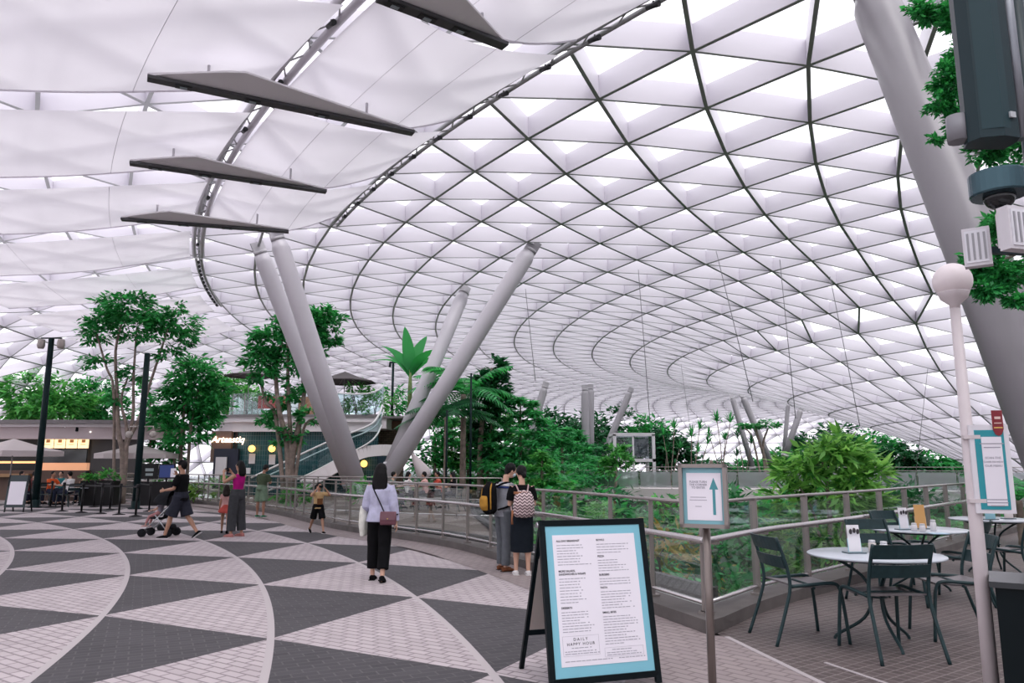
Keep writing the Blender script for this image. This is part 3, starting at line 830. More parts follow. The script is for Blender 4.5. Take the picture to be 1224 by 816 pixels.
# ------------------------------------------------------------------ loudspeaker mast at the top right
mp = dp(1236, 200, 4.4); mp.z = 0
M_spk = mat('speaker_teal', (.008, .026, .032), .4, spec=.3); M_lite = mat('floodlight_grey', (.62, .60, .63), .4)
ms = thing('equipment_mast', 'dark mast carrying loudspeaker, camera and floodlights at the right frame edge', 'mast', mp)
m = MB(); m.tube([(0, 0, 0), (0, 0, 5.6)], .05, 14); m.build('pole', M_spk, ms)
m = MB(); m.lathe([(.16, 0), (.16, .02), (.06, .05)], n=16); m.build('base_plate', M_spk, ms)
def at_m(px, py, Y): return dp(px, py, Y)
sp_b = at_m(1186, 172, 4.2); sp_t = at_m(1178, -60, 4.2)
sk = thing('loudspeaker', 'long dark column loudspeaker hanging on the mast, top right', 'loudspeaker', (sp_b.x, sp_b.y, sp_b.z))
HS = 1.5
prof = [(-.155, -.02), (-.125, -.09), (.0, -.12), (.105, -.09), (.13, -.02), (.12, .08), (-.12, .08)]
m = MB(); n = len(prof)
m.add([(x, y, 0.0) for x, y in prof] + [(x, y, HS) for x, y in prof], [tuple(range(n))[::-1], tuple(range(n, 2 * n))] + [(i, (i + 1) % n, n + (i + 1) % n, n + i) for i in range(n)])
m.build('cabinet', M_spk, sk)
m = MB(); m.add([(x * .86 - .005, y - .004, .05) for x, y in prof[1:4]] + [(x * .86 - .005, y - .004, HS - .02) for x, y in prof[1:4]], [(0, 1, 4, 3), (1, 2, 5, 4)]); m.build('grille', mat('speaker_grille', (.013, .04, .048), .5, spec=.3), sk)
m = MB(); m.box((.06, -.112, .13), (.04, .012, .035), .28); m.build('name_plate', mat('plate_silver', (.45, .48, .5), .3), sk)
m = MB(); m.tube([(.17, -.02, .02), (.17, -.02, HS)], .035, 10); m.build('side_tube', mat('tube_grey', (.28, .30, .33), .35, metal=.5), sk)
m = MB(); m.bar((.1, .05, .3), (mp.x - sp_b.x, mp.y - sp_b.y, .3), .05, .05); m.build('bracket', M_spk, sk)
m = MB(); m.tube([(-.17, .04, .03), (-.17, .04, .19)], .06, 12); m.build('side_horn', mat('horn_grey', (.22, .22, .24), .5), sk)
cm_ = at_m(1193, 222, 4.2)
cc = thing('dome_camera', 'dark round dome camera under the loudspeaker on the mast', 'camera', cm_)
m = MB(); m.lathe([(.0, .07), (.15, .07), (.152, .06), (.152, -.055), (.145, -.065), (.0, -.066)], n=32, smooth=False); m.build('housing', mat('camera_teal', (.05, .10, .12), .18, metal=.6), cc)
m = MB(); m.ball((0, 0, -.07), (.085, .085, .075), 20); m.build('dome', mat('dome_black', (.01, .012, .014), .05), cc)
m = MB(); m.bar((.1, 0, .04), (mp.x - cm_.x, mp.y - cm_.y, .04), .05, .05); m.build('arm', M_spk, cc)
def flood(px, py, Y, w, h, yaw, label):
    p = at_m(px, py, Y); f = thing('floodlight', label, 'floodlight', p, yaw)
    m = MB(); m.box((0, 0, 0), (w, .07, h)); m.box((0, .045, 0), (w * .8, .03, h * .8)); m.build('housing', M_lite, f)
    m = MB(); m.box((0, -.038, 0), (w * .82, .008, h * .84)); m.build('lens', mat('flood_lens', (.72, .72, .76), .15), f)
    m = MB()
    for i in range(4): m.box((-w * .3 + i * w * .2, -.044, 0), (.012, .006, h * .7))
    m.build('louvre', mat('louvre_grey', (.3, .3, .32), .4), f)
    R_ = Matrix.Rotation(-yaw, 3, 'Z'); q = R_ @ (Vector((mp.x, mp.y, p.z)) - p)
    m = MB(); m.bar((0, .06, 0), q, .04, .04); m.build('arm', M_spk, f)
flood(1168, 296, 4.3, .14, .23, math.radians(-35), 'small white floodlight facing left on the mast arm')
flood(1214, 274, 4.1, .17, .25, math.radians(15), 'pale grey floodlight cut by the right frame edge')
# ------------------------------------------------------------------ cafe chairs and tables
M_chair = mat('chair_green', (.018, .040, .044), .4, var=.15, vscale=20, spec=.25)
M_seat = mat('chair_seat', (.13, .115, .12), .42, var=.15, vscale=10)
SC = 1.22
def make_chair():
    "local: faces +y, rear legs at -y"
    o = thing('bistro_chair', 'x', 'chair', group='metal chairs on the cafe terrace')
    w = .22 * SC; sh = .45 * SC; bh = .785 * SC; yf = .21 * SC; yb = -.20 * SC; r = .0135 * SC
    for s in (-1, 1):
        m = MB()  # front leg bends back into the seat rail
        P = smooth_path([(s * w * 1.06, yf + .05, 0), (s * w * 1.02, yf + .02, sh * .6), (s * w, yf - .005, sh - .07), (s * w, yf - .06, sh - .01), (s * w, 0, sh - .015), (s * w, yb + .02, sh - .03)], 4)
        m.tube(P, r, 8); m.build('leg', M_chair, o)
        m = MB()
        P = smooth_path([(s * w * 1.08, yb - .16, 0), (s * w * 1.02, yb - .05, sh * .55), (s * w, yb + .01, sh - .03), (s * w * .99, yb - .02, sh + .18), (s * w * .98, yb - .10, bh)], 4)
        m.tube(P, r, 8); m.build('leg', M_chair, o)
    for k, (z0, z1) in enumerate(((.555, .645), (.685, .785))):
        m = MB(); n = 8; vs = []
        for z in (z0 * SC, z1 * SC):
            for i in range(n + 1):
                x = -w * .97 + 2 * w * .97 * i / n; y = yb - .02 - .09 * (z / SC - .555) / .23 - .03 * math.cos((i / n - .5) * PI)
                vs += [(x, y - .007, z), (x, y + .007, z)]
        q = 2 * (n + 1); fs = []
        for i in range(n):
            a = 2 * i; fs += [(a, a + 2, q + a + 2, q + a), (a + 1, q + a + 1, q + a + 3, a + 3), (a, a + 1, a + 3, a + 2), (q + a, q + a + 2, q + a + 3, q + a + 1)]
        fs += [(0, q, q + 1, 1), (2 * n, 2 * n + 1, q + 2 * n + 1, q + 2 * n)]
        m.add(vs, fs); m.build('back_slat', M_chair, o)
    m = MB(); n = 10; vs = []
    for i in range(n + 1):
        y = yb + .02 + (yf - yb - .03) * i / n; z = sh - .012 - .022 * math.sin(PI * i / n) + (.0 if i < n else -.012)
        for x in (-w * .95, w * .95): vs += [(x, y, z), (x, y, z - .016)]
    fs = []
    for i in range(n):
        a = 4 * i; fs += [(a, a + 2, a + 6, a + 4), (a + 1, a + 5, a + 7, a + 3), (a, a + 4, a + 5, a + 1), (a + 2, a + 3, a + 7, a + 6)]
    fs += [(0, 1, 3, 2), (4 * n, 4 * n + 2, 4 * n + 3, 4 * n + 1)]
    m.add(vs, fs); m.build('seat', M_seat, o)
    m = MB(); m.tube([(-w, 0, sh - .05), (-w * .5, 0, sh - .03), (w * .5, 0, sh - .03), (w, 0, sh - .05)], r * .8, 6); m.build('stretcher', M_chair, o)
    return o
chair0 = make_chair(); first = [True]
def place(o0, loc, face, label, used={}):
    if o0.name not in used: used[o0.name] = 1; o = o0
    else: o = copy_tree(o0)
    o.location = loc; o.rotation_euler = (0, 0, math.atan2(face[1], face[0]) - PI / 2); o['label'] = label
    return o
T1 = gp(1046, 662, .80); T1.z = 0
T2 = gp(1098, 632, .80); T2.z = 0
T3 = gp(1186, 620, .80); T3.z = 0
def fdir(a, b): return (b.x - a.x, b.y - a.y)
cA = gp(1062, 781); place(chair0, cA, (-.08, 1), 'green metal chair seen from behind, at the front of the nearest round table')
cB = gp(960, 763); place(chair0, cB, (1, .12), 'green metal chair in side view between the railing and the nearest table')
cC = gp(1142, 760); place(chair0, cC, (-1, .10), 'green metal chair right of the nearest table, turned towards it')
cD = gp(1062, 722); place(chair0, cD, (.15, -1), 'green metal chair on the far side of the nearest table, facing us')
cE = gp(1150, 718); place(chair0, cE, (-.75, .66), 'green metal chair with its back to the lamp post, at the middle table')
cF = gp(1085, 694); place(chair0, cF, (.45, -.9), 'green metal chair behind the middle table, mostly hidden')
cG = gp(1217, 706); place(chair0, cG, (-.5, .85), 'green metal chair at the farthest table, cut by the right frame edge')
M_top = mat('table_top', (.46, .50, .55), .22, spec=.6)
def make_table():
    o = thing('cafe_table', 'x', 'table', group='round cafe tables on the terrace')
    R_ = .6
    m = MB(); m.lathe([(R_ - .012, .782), (R_, .787), (R_, .798), (R_ - .008, .803)], n=40); m.build('table_top', M_top, o)
    for k in range(3):
        a = 2 * PI * k / 3 + .5; c, s = math.cos(a), math.sin(a)
        P = smooth_path([(c * .40, s * .40, 0), (c * .37, s * .37, .05), (c * .13, s * .13, .22), (c * .06, s * .06, .42), (c * .13, s * .13, .60), (c * .40, s * .40, .775)], 5)
        m = MB(); m.tube(P, .015, 8); m.build('leg', M_chair, o)
    m = MB(); m.tube([(.075 * math.cos(2 * PI * i / 16), .075 * math.sin(2 * PI * i / 16), .42) for i in range(16)], .010, 6, closed=True); m.build('ring', M_chair, o)
    m = MB(); m.tube([(.38 * math.cos(2 * PI * i / 28), .38 * math.sin(2 * PI * i / 28), .76) for i in range(28)], .010, 6, closed=True); m.build('rim_brace', M_chair, o)
    return o
tab0 = make_table()
place(tab0, T1, (0, 1), 'nearest round cafe table with a blue menu stand and two jars')
place(tab0, T2, (.3, 1), 'middle round cafe table by the railing with menu stand, orange card and white cups')
place(tab0, T3, (-.4, 1), 'farthest round cafe table by the lamp post, half hidden by the poster panel')
TZ = .803
def menu_stand(p, yaw, label, top=(.75, .73, .76), low=(.30, .58, .66), w=.13, h=.25, pic=True):
    o = thing('menu_stand', label, 'menu holder', (p[0], p[1], TZ), yaw)
    m = MB(); m.box((0, .012, .006), (w + .05, .12, .012)); m.build('base', mat('stand_base', (.10, .14, .16), .4), o)
    m = MB(); m.box((0, 0, h * .25 + .012), (w, .008, h * .5), M=Matrix.Rotation(-.1, 3, 'X')); m.build('pocket', mat('stand_blue_%d' % int(low[0] * 100), low, .4), o)
    m = MB(); m.box((0, .004, h * .5 + .012), (w * .94, .004, h * .98), M=Matrix.Rotation(-.1, 3, 'X')); c = m.build('card', mat('card_%d' % int(top[0] * 100 + top[1] * 10), top, .5), o)
    if pic:
        m = MB()
        for i in range(3): m.ball((-.035 + .035 * i, -.012, h * .80 + .01 * (i % 2)), (.017, .003, .026), 8)
        m.build('picture', mat('picture_dark', (.03, .025, .03), .6), c)
    return o
def jar(p, r, h, col, label):
    o = thing('jar', label, 'jar', (p[0], p[1], TZ), 0, 'jars and cups on the cafe tables')
    m = MB(); m.lathe([(r * .85, 0), (r, .01), (r, h * .72), (r * .78, h * .8)], n=18); m.build('body', mat('jar_%d' % int(col[0] * 100), col, .15, spec=.7), o)
    m = MB(); m.lathe([(r * .82, h * .8), (r * .85, h * .82), (r * .85, h * .97), (r * .7, h)], n=18); m.build('lid', mat('jar_lid', (.55, .55, .57), .3), o)
def tpos(px, py): q = gp(px, py, TZ); return (q.x, q.y)
menu_stand(tpos(1022, 661), .1, 'blue menu stand with a white pictured card on the nearest table')
jar(tpos(1043, 660), .036, .115, (.55, .50, .48), 'pale brown jar on the nearest table beside the menu stand')
jar(tpos(1057, 661), .036, .11, (.62, .64, .66), 'clear white jar on the nearest table, right of the brown one')
menu_stand(tpos(1081, 633), .15, 'blue menu stand with a dark picture on the middle table', h=.27)
menu_stand(tpos(1101, 632), -.1, 'orange picture card standing on the middle table', top=(.55, .30, .10), low=(.62, .44, .28), w=.14, h=.30, pic=False)
for i, (x, y, lab) in enumerate(((1093, 634.5, 'white cup at the left of the cups on the middle table'), (1103, 635.5, 'white cup in the middle of the cups on the middle table'), (1116, 634.5, 'taller white jar at the right end of the middle table'))):
    jar(tpos(x, y), .036, .10 + .04 * (i == 2), (.70, .68, .70), lab)
menu_stand(tpos(1184, 621), .1, 'blue menu stand on the farthest table, just under the poster panel', w=.16, h=.2)
menu_stand(tpos(1206, 620), -.1, 'tall card with a small picture on the farthest table', top=(.66, .60, .58), low=(.45, .42, .45), h=.28)
nk = MB(); nk.box((0, 0, .005), (.20, .14, .008)); tag(nk.build('napkin', mat('napkin_blue', (.40, .55, .66), .7), None, (*tpos(1122, 638), TZ)), 'folded pale blue napkin at the edge of the middle table', 'napkin')
# ------------------------------------------------------------------ plants
RNG = np.random.default_rng(5)
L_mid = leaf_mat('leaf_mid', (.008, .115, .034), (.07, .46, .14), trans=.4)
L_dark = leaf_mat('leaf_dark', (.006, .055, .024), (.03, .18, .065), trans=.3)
L_bright = leaf_mat('leaf_bright', (.016, .17, .035), (.13, .52, .11))
L_yel = leaf_mat('leaf_yellow', (.05, .17, .02), (.22, .42, .08))
L_emer = leaf_mat('leaf_emerald', (.016, .17, .06), (.10, .50, .18), trans=.45)
M_bark = mat('bark_grey', (.24, .19, .16), .85, var=.35, vscale=5, bump=.4)
M_bark_d = mat('bark_dark', (.07, .05, .04), .85, var=.35, vscale=6)
def leaf_mesh(name, P, size, m, parent, aspect=2.4, flat=.5, outward=None, kind=None, jit=.35):
    "one diamond-shaped leaf per point"
    n = len(P)
    nr = RNG.normal(size=(n, 3)); nr[:, 2] = np.abs(nr[:, 2]) + flat * 2
    nr /= np.linalg.norm(nr, axis=1)[:, None]
    t = RNG.normal(size=(n, 3))
    if outward is not None: t = t * .45 + outward
    t[:, 2] -= .25
    t -= nr * (t * nr).sum(1)[:, None]; t /= np.linalg.norm(t, axis=1)[:, None] + 1e-9
    s = np.cross(nr, t); L = size * (1 + jit * RNG.normal(size=(n, 1))).clip(.4, 1.8); w = L / aspect
    V = np.stack([P, P + t * L * .45 + s * w * .5 - nr * L * .04, P + t * L - nr * L * .12, P + t * L * .45 - s * w * .5 - nr * L * .04], 1).reshape(-1, 3)
    me = bpy.data.meshes.new(name); me.vertices.add(4 * n); me.vertices.foreach_set('co', V.astype(np.float32).ravel())
    me.loops.add(4 * n); me.loops.foreach_set('vertex_index', np.arange(4 * n, dtype=np.int32))
    me.polygons.add(n); me.polygons.foreach_set('loop_start', np.arange(0, 4 * n, 4, dtype=np.int32)); me.polygons.foreach_set('loop_total', np.full(n, 4, np.int32))
    me.materials.append(m); me.update(); me.validate()
    o = bpy.data.objects.new(name, me); C.objects.link(o)
    if parent is not None: o.parent = parent
    if kind: o['kind'] = kind
    return o
def blob_pts(c, r, n, clumps=None, hollow=.55):
    "points of a leafy mass made of small clumps; denser towards its outside"
    k = clumps or max(6, n // 45)
    d = RNG.normal(size=(k, 3)); d /= np.linalg.norm(d, axis=1)[:, None]
    rad = hollow + (1 - hollow) * RNG.random((k, 1)) ** .6
    cc = d * rad
    i = RNG.integers(0, k, n)
    q = cc[i] + RNG.normal(size=(n, 3)) * .16
    return np.array(c) + q * np.array(r), q
def crown(o, blobs, size, m, name='crown', aspect=2.4, flat=.5, hollow=.5):
    P = []; Q = []
    for c, r, n in blobs:
        p, q = blob_pts(c, r, n, hollow=hollow); P.append(p); Q.append(q)
    return leaf_mesh(name, np.concatenate(P), size, m, o, aspect, flat, np.concatenate(Q))
def trunk(o, paths, m=None, name='trunk'):
    mb = MB()
    for P, r0, r1 in paths:
        P = smooth_path(P, 4); n = len(P)
        mb.tube(P, [r0 + (r1 - r0) * i / (n - 1) for i in range(n)], 8)
    return mb.build(name, m or M_bark, o)
def px_tree(base, Y, z0, blobs, stems, size, lm, label, name='tree', cat='tree', bark=None, aspect=2.4, flat=.5, group=None, dens=1.0, hollow=.5, depth=.8):
    "crown masses and stems read off the photograph at distance Y; they get a real depth as large as their width"
    b = dp(base[0], base[1], Y); b.z = z0
    o = thing(name, label, cat, b, 0, group); k = Y / F_
    B = []
    for i, (px, py, rx, ry, n) in enumerate(blobs):
        c = dp(px, py, Y) - b; off = random.uniform(-.5, .5) * rx * k if len(blobs) > 1 else 0
        B.append(((c.x, c.y + off, c.z), (rx * k, rx * k * depth, ry * k), int(n * dens)))
    crown(o, B, size, lm, aspect=aspect, flat=flat, hollow=hollow)
    paths = []
    for st in stems:
        pts = [dp(x, y, Y) - b for x, y, *_ in st[0]]; pts[0].z = min(pts[0].z, 0)
        if st[0][0][1] >= base[1] - 1: pts[0].z = 0
        for j, p in enumerate(pts[1:]): p.y += random.uniform(-.25, .25) * j * .5
        paths.append((pts, st[1] * k / 2, st[2] * k / 2))
    if paths: trunk(o, paths, bark)
    return o
random.seed(21)
# tall flat-topped tree left, with several slender stems
px_tree((147, 585), 33, 0, [(165, 372, 42, 16, 1500), (205, 385, 30, 22, 1100), (122, 386, 26, 20, 900), (170, 393, 45, 15, 1000), (222, 402, 14, 12, 260), (118, 432, 26, 10, 320), (160, 446, 22, 12, 300), (200, 420, 18, 12, 260), (108, 402, 14, 8, 150), (140, 470, 20, 10, 160), (215, 372, 14, 9, 200), (160, 360, 30, 7, 400)],
        [([(147, 585), (147, 545), (143, 515), (138, 470), (141, 420), (150, 385)], 8, 2), ([(147, 585), (148, 540), (157, 500), (158, 450), (160, 390)], 6, 2), ([(147, 585), (150, 538), (168, 500), (180, 460), (192, 420), (205, 395)], 5.5, 2), ([(143, 515), (136, 470), (128, 440), (118, 400)], 4, 2), ([(150, 560), (152, 520), (146, 480), (150, 450)], 5, 2)],
        .24, L_mid, 'tallest tree at the left, slender stems under a wide flat green crown', dens=1.0, flat=.7, hollow=.35)
px_tree((345, 590), 34, 0, [(330, 405, 28, 18, 1000), (355, 382, 32, 14, 1000), (388, 385, 20, 17, 800), (395, 405, 14, 10, 350), (312, 428, 20, 16, 520), (318, 445, 22, 14, 420), (350, 430, 24, 22, 560), (375, 420, 18, 12, 320), (312, 495, 18, 9, 260), (375, 498, 16, 8, 260), (345, 525, 16, 8, 260), (335, 470, 22, 18, 300), (356, 455, 18, 16, 240), (340, 512, 20, 7, 150)],
        [([(345, 590), (345, 560), (342, 525), (335, 490), (330, 440), (335, 405)], 10, 3), ([(345, 590), (349, 550), (356, 510), (362, 470), (360, 420), (372, 392)], 9, 2.5), ([(343, 530), (330, 500), (318, 480), (308, 450)], 6, 2.5), ([(356, 510), (345, 480), (345, 440), (345, 400)], 6, 2.5), ([(352, 540), (362, 515), (375, 500)], 5, 2)],
        .26, L_mid, 'tree with pale twisted trunk in front of the two-storey restaurant', hollow=.35, dens=1.25)
px_tree((218, 588), 36, 0, [(230, 450, 30, 24, 1200), (225, 475, 30, 22, 900), (245, 490, 26, 24, 800), (205, 495, 20, 20, 500), (225, 515, 28, 16, 500), (255, 470, 16, 20, 400), (190, 500, 16, 14, 260), (200, 540, 18, 12, 220)],
        [([(218, 588), (216, 555), (218, 520), (222, 480)], 6, 3), ([(222, 590), (225, 550), (230, 500), (238, 460)], 5, 2), ([(214, 590), (208, 550), (200, 510)], 4, 2)], .26, L_mid, 'dense rounded tree left of the two-storey restaurant', dens=1.6)
px_tree((55, 560), 52, 0, [(45, 470, 32, 24, 1400), (75, 474, 34, 22, 1400), (30, 485, 22, 18, 700), (60, 490, 44, 14, 1000)], [([(55, 560), (55, 520), (52, 490), (45, 470)], 7, 3), ([(75, 530), (75, 490)], 5, 3)], .42, L_bright, 'round bright tree behind the kiosk roof, left of the lamp post')
px_tree((110, 560), 55, 0, [(112, 478, 28, 24, 1300), (130, 490, 20, 16, 700), (95, 488, 24, 16, 800)], [([(110, 560), (112, 520), (112, 480)], 6, 3)], .38, L_mid, 'darker round tree behind the kiosk roof, right of the bright one')
px_tree((272, 560), 58, 0, [(272, 462, 26, 15, 700), (255, 475, 20, 15, 400), (295, 475, 24, 14, 450), (280, 490, 34, 14, 500)], [([(272, 560), (272, 510), (272, 470)], 6, 3)], .4, L_bright, 'bright green tree behind the glass balcony of the restaurant', dens=1.6)
px_tree((180, 575), 44, 0, [(180, 500, 16, 20, 420), (195, 525, 18, 22, 420), (172, 470, 12, 12, 180), (188, 555, 22, 12, 260)], [([(180, 575), (180, 530), (180, 480)], 4, 2)], .3, L_mid, 'slim leafy tree between the tall tree and the rounded one')
# centre: dark broadleaf, tiered bright trees
px_tree((592, 580), 40, 0, [(590, 440, 12, 14, 420), (585, 460, 18, 14, 480), (594, 478, 14, 14, 380), (580, 490, 18, 12, 360), (598, 460, 10, 16, 240), (575, 515, 22, 12, 400), (588, 535, 20, 14, 380)], [([(575, 585), (574, 540), (578, 490), (588, 440)], 9, 3), ([(583, 585), (584, 540), (592, 480)], 5, 2.5)], .34, L_dark, 'tall dark tree just right of the ringed palm trunk', dens=1.7)
def tiered(px, Y, z0, ytop, ybot, wpx, n, lm, label, size, dens=1.0):
    T = []; st = [([(px, ybot + 30), (px, (ytop + ybot) / 2), (px, ytop)], 5, 1.5)]
    for i in range(n):
        t = i / (n - 1); y = ytop + (ybot - ytop) * t; w = wpx * (.25 + .75 * t ** .7)
        for s in (-1, 0, 1): T.append((px + s * w * .55 + random.uniform(-4, 4), y + random.uniform(-3, 3) + abs(s) * 3, w * .5, 4.2 + 1.8 * t, int((200 + 220 * t) * dens)))
    return px_tree((px, ybot + 30), Y, z0, T, st, size, lm, label, flat=1.3, aspect=3.4, depth=1.2, hollow=.1)
tiered(622, 40, -.5, 478, 565, 66, 8, L_emer, 'feathery tiered tree with bright emerald layers, centre of the garden', .34, 1.3)
tiered(672, 46, -.6, 512, 572, 46, 5, L_emer, 'smaller tiered emerald tree right of the tall tiered one', .32)
tiered(560, 43, -.2, 500, 570, 36, 5, L_bright, 'light green layered tree behind the long leaning column', .34)
tiered(648, 34, -1.0, 545, 590, 40, 4, L_bright, 'low bright layered shrub-like tree behind the couple', .26)
tiered(715, 56, -.5, 552, 580, 52, 4, L_emer, 'wide low layered tree before the leaning far column', .36)
px_tree((736, 590), 52, -.5, [(735, 540, 14, 12, 380), (745, 555, 12, 14, 300), (728, 560, 14, 12, 300)], [([(736, 590), (736, 560), (736, 540)], 4, 2)], .34, L_bright, 'small bright tree in front of the glass lift frame')
px_tree((520, 585), 42, -.2, [(515, 520, 22, 16, 500), (535, 545, 20, 16, 480), (508, 552, 18, 16, 420), (530, 505, 14, 14, 260), (548, 520, 12, 16, 260)], [([(520, 585), (520, 550), (520, 520)], 4, 2)], .32, L_mid, 'mid-green tree behind the feet of the right pair of columns')
for args in [(575, 48, -.4, 508, 575, 50, 5, L_emer, 'emerald layered tree right of the ringed palm, before the dark tree', .34), (604, 52, -.4, 500, 575, 46, 5, L_bright, 'bright layered tree between the dark tall tree and the tall tiered one', .36), (690, 60, -.4, 520, 578, 44, 5, L_emer, 'emerald layered tree below the upright pale column', .4), (540, 50, -.4, 505, 575, 44, 4, L_bright, 'pale green layered tree between the two palms', .36)]:
    tiered(*args, dens=1.15)
# dark forest behind
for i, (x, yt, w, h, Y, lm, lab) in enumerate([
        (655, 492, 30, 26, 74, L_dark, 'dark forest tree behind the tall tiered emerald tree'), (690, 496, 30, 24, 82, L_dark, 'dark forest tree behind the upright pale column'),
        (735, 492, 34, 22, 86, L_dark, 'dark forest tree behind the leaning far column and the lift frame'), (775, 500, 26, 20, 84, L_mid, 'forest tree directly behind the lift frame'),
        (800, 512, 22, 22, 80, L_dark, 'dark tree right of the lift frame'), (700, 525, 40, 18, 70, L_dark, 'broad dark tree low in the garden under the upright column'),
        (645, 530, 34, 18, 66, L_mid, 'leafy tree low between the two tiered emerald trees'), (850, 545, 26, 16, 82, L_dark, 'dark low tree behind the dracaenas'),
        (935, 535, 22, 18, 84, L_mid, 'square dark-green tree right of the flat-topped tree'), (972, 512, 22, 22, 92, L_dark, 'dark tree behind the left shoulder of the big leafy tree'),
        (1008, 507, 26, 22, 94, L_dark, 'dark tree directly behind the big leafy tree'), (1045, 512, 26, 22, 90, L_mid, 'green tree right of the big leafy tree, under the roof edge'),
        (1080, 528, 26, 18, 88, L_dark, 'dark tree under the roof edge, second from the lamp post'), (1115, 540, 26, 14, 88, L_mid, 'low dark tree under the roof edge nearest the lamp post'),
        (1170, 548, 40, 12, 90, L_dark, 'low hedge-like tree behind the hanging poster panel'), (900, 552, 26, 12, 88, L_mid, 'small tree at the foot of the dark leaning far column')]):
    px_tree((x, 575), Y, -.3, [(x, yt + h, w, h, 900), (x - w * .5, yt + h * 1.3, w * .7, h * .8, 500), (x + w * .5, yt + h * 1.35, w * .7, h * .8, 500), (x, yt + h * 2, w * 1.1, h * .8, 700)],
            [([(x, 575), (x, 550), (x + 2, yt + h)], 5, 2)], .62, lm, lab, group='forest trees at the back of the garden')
# flat-topped umbrella tree
px_tree((920, 585), 64, -.5, [(905, 507, 24, 4.5, 520), (893, 510, 14, 3, 160), (922, 509, 13, 3, 160)], [([(920, 585), (916, 555), (908, 530), (902, 508)], 5, 2.5), ([(916, 555), (912, 535), (918, 512)], 3.5, 2), ([(910, 540), (900, 525), (890, 512)], 3, 1.5)], .34, L_mid, 'flat-topped umbrella-shaped tree with a leaning trunk', flat=1.5, bark=M_bark)
# big leafy tree beyond the terrace railing
px_tree((992, 745), 17, -1.4, [(990, 548, 42, 24, 620), (960, 570, 30, 22, 420), (1022, 575, 30, 24, 460), (990, 590, 48, 26, 620), (945, 597, 20, 14, 200), (1045, 600, 18, 18, 220), (985, 630, 52, 26, 560), (1000, 670, 56, 30, 520), (950, 660, 36, 26, 320), (1010, 530, 22, 14, 240), (975, 700, 60, 26, 380), (1040, 700, 40, 24, 260)],
        [([(992, 745), (992, 660), (990, 600), (988, 550)], 10, 3), ([(992, 680), (975, 620), (955, 580)], 5, 2), ([(992, 660), (1010, 610), (1025, 580)], 5, 2)],
        .30, leaf_mat('leaf_highlights', (.012, .13, .02), (.30, .66, .15), trans=.4), 'big bushy tree with long bright leaves beyond the terrace railing', aspect=4.2, flat=.35, hollow=.45)  # wide leaf colour range paints in highlights and dark gaps; no extra gloss
# near tree at the top right
px_tree((1300, 816), 7.5, 0, [(1108, 10, 20, 14, 300), (1138, 26, 26, 18, 420), (1150, 70, 26, 26, 520), (1135, 100, 26, 22, 480), (1125, 125, 18, 16, 240), (1150, 150, 24, 20, 420), (1172, 185, 20, 16, 300), (1118, 165, 8, 6, 40), (1210, 60, 30, 40, 520), (1215, 160, 26, 30, 420), (1195, 270, 26, 22, 420), (1175, 310, 18, 16, 300), (1205, 325, 26, 22, 460), (1180, 345, 22, 12, 260), (1215, 360, 16, 10, 160), (1212, 205, 16, 18, 240), (1190, 20, 30, 30, 420), (1165, 330, 12, 10, 110)],
        [([(1300, 816), (1296, 500), (1285, 250), (1260, 60)], 30, 14), ([(1294, 440), (1250, 340), (1200, 310)], 9, 3), ([(1285, 250), (1240, 180), (1160, 120)], 10, 3), ([(1275, 150), (1220, 60), (1120, 15)], 10, 3), ([(1290, 380), (1240, 290), (1190, 275)], 7, 2.5)],
        0.062, L_mid, 'dark leafy tree close by at the top right, behind the loudspeaker mast', hollow=.2, dens=3.6)

def frond(o, base, az, length, up, droop, m, w=.28, n=16, name='frond'):
    "feathered leaf: a bent rib with paired leaflets"
    mb = MB(); d = Vector((math.cos(az), math.sin(az), 0)); P = []
    for i in range(n + 1):
        t = i / n; P.append(Vector(base) + d * (length * (t * math.cos(up * .6))) + Vector((0, 0, length * (math.sin(up) * t - droop * t * t))))
    mb.tube(P, [.018 * length * .5 * (1 - .8 * i / n) for i in range(n + 1)], 4)
    for i in range(2, n + 1):
        t = i / n; p = P[i]; tg = (P[i] - P[i - 1]).normalized(); s = tg.cross(Vector((0, 0, 1))).normalized(); L = w * length * math.sin(PI * min(1, .15 + .85 * t)) ** .6 + .03
        for q in (-1, 1):
            tip = p + s * q * L + tg * L * .55 + Vector((0, 0, -L * .45)); ww = tg * (length / n * .36)
            mid = (p + tip) / 2 + Vector((0, 0, L * .12))
            mb.add([p - ww, p + ww, mid + ww, tip, mid - ww], [(0, 1, 2, 4), (4, 2, 3)])
    return mb.build(name, m, o)
def palm(loc, h, nf, length, lm, label, tr=.13, rings=True, lean=.0, trunk_m=None, up=(.2, 1.15), droop=.55):
    o = thing('palm_tree', label, 'palm', loc)
    if h > .1:
        mb = MB(); N = 28; pts = []; rr = []
        for i in range(N + 1):
            t = i / N; pts.append((lean * t * t, 0, h * t)); rr.append(tr * (1.12 if i % 2 and rings else 1.0) * (1 - .25 * t))
        mb.tube(pts, rr, 10); mb.build('trunk', trunk_m or M_bark, o)
    for k in range(nf):
        frond(o, (lean, 0, h), 2 * PI * k / nf * 1.618 * 1.0 + random.uniform(-.2, .2), length * random.uniform(.85, 1.1), random.uniform(*up), droop * random.uniform(.8, 1.25), lm)
    return o
b = dp(553, 580, 38); b.z = -.05; top = dp(556, 470, 38)
palm(b, top.z, 17, 3.0, L_mid, 'tall palm with a ringed trunk behind the long leaning column', .16)
b = dp(532, 585, 36); b.z = 0; top = dp(540, 498, 36)
palm(b, top.z, 14, 2.6, L_dark, 'shorter palm with drooping dark fronds, under the tall palm', .1)
b = gp(1216, 640, -1.3); b = dp(1222, 640, 16); b.z = -1.3
palm(b, 2.2, 15, 1.3, L_mid, 'palm with fine fronds behind the hanging poster panel at the right edge', .09, up=(.5, 1.35), droop=.45)
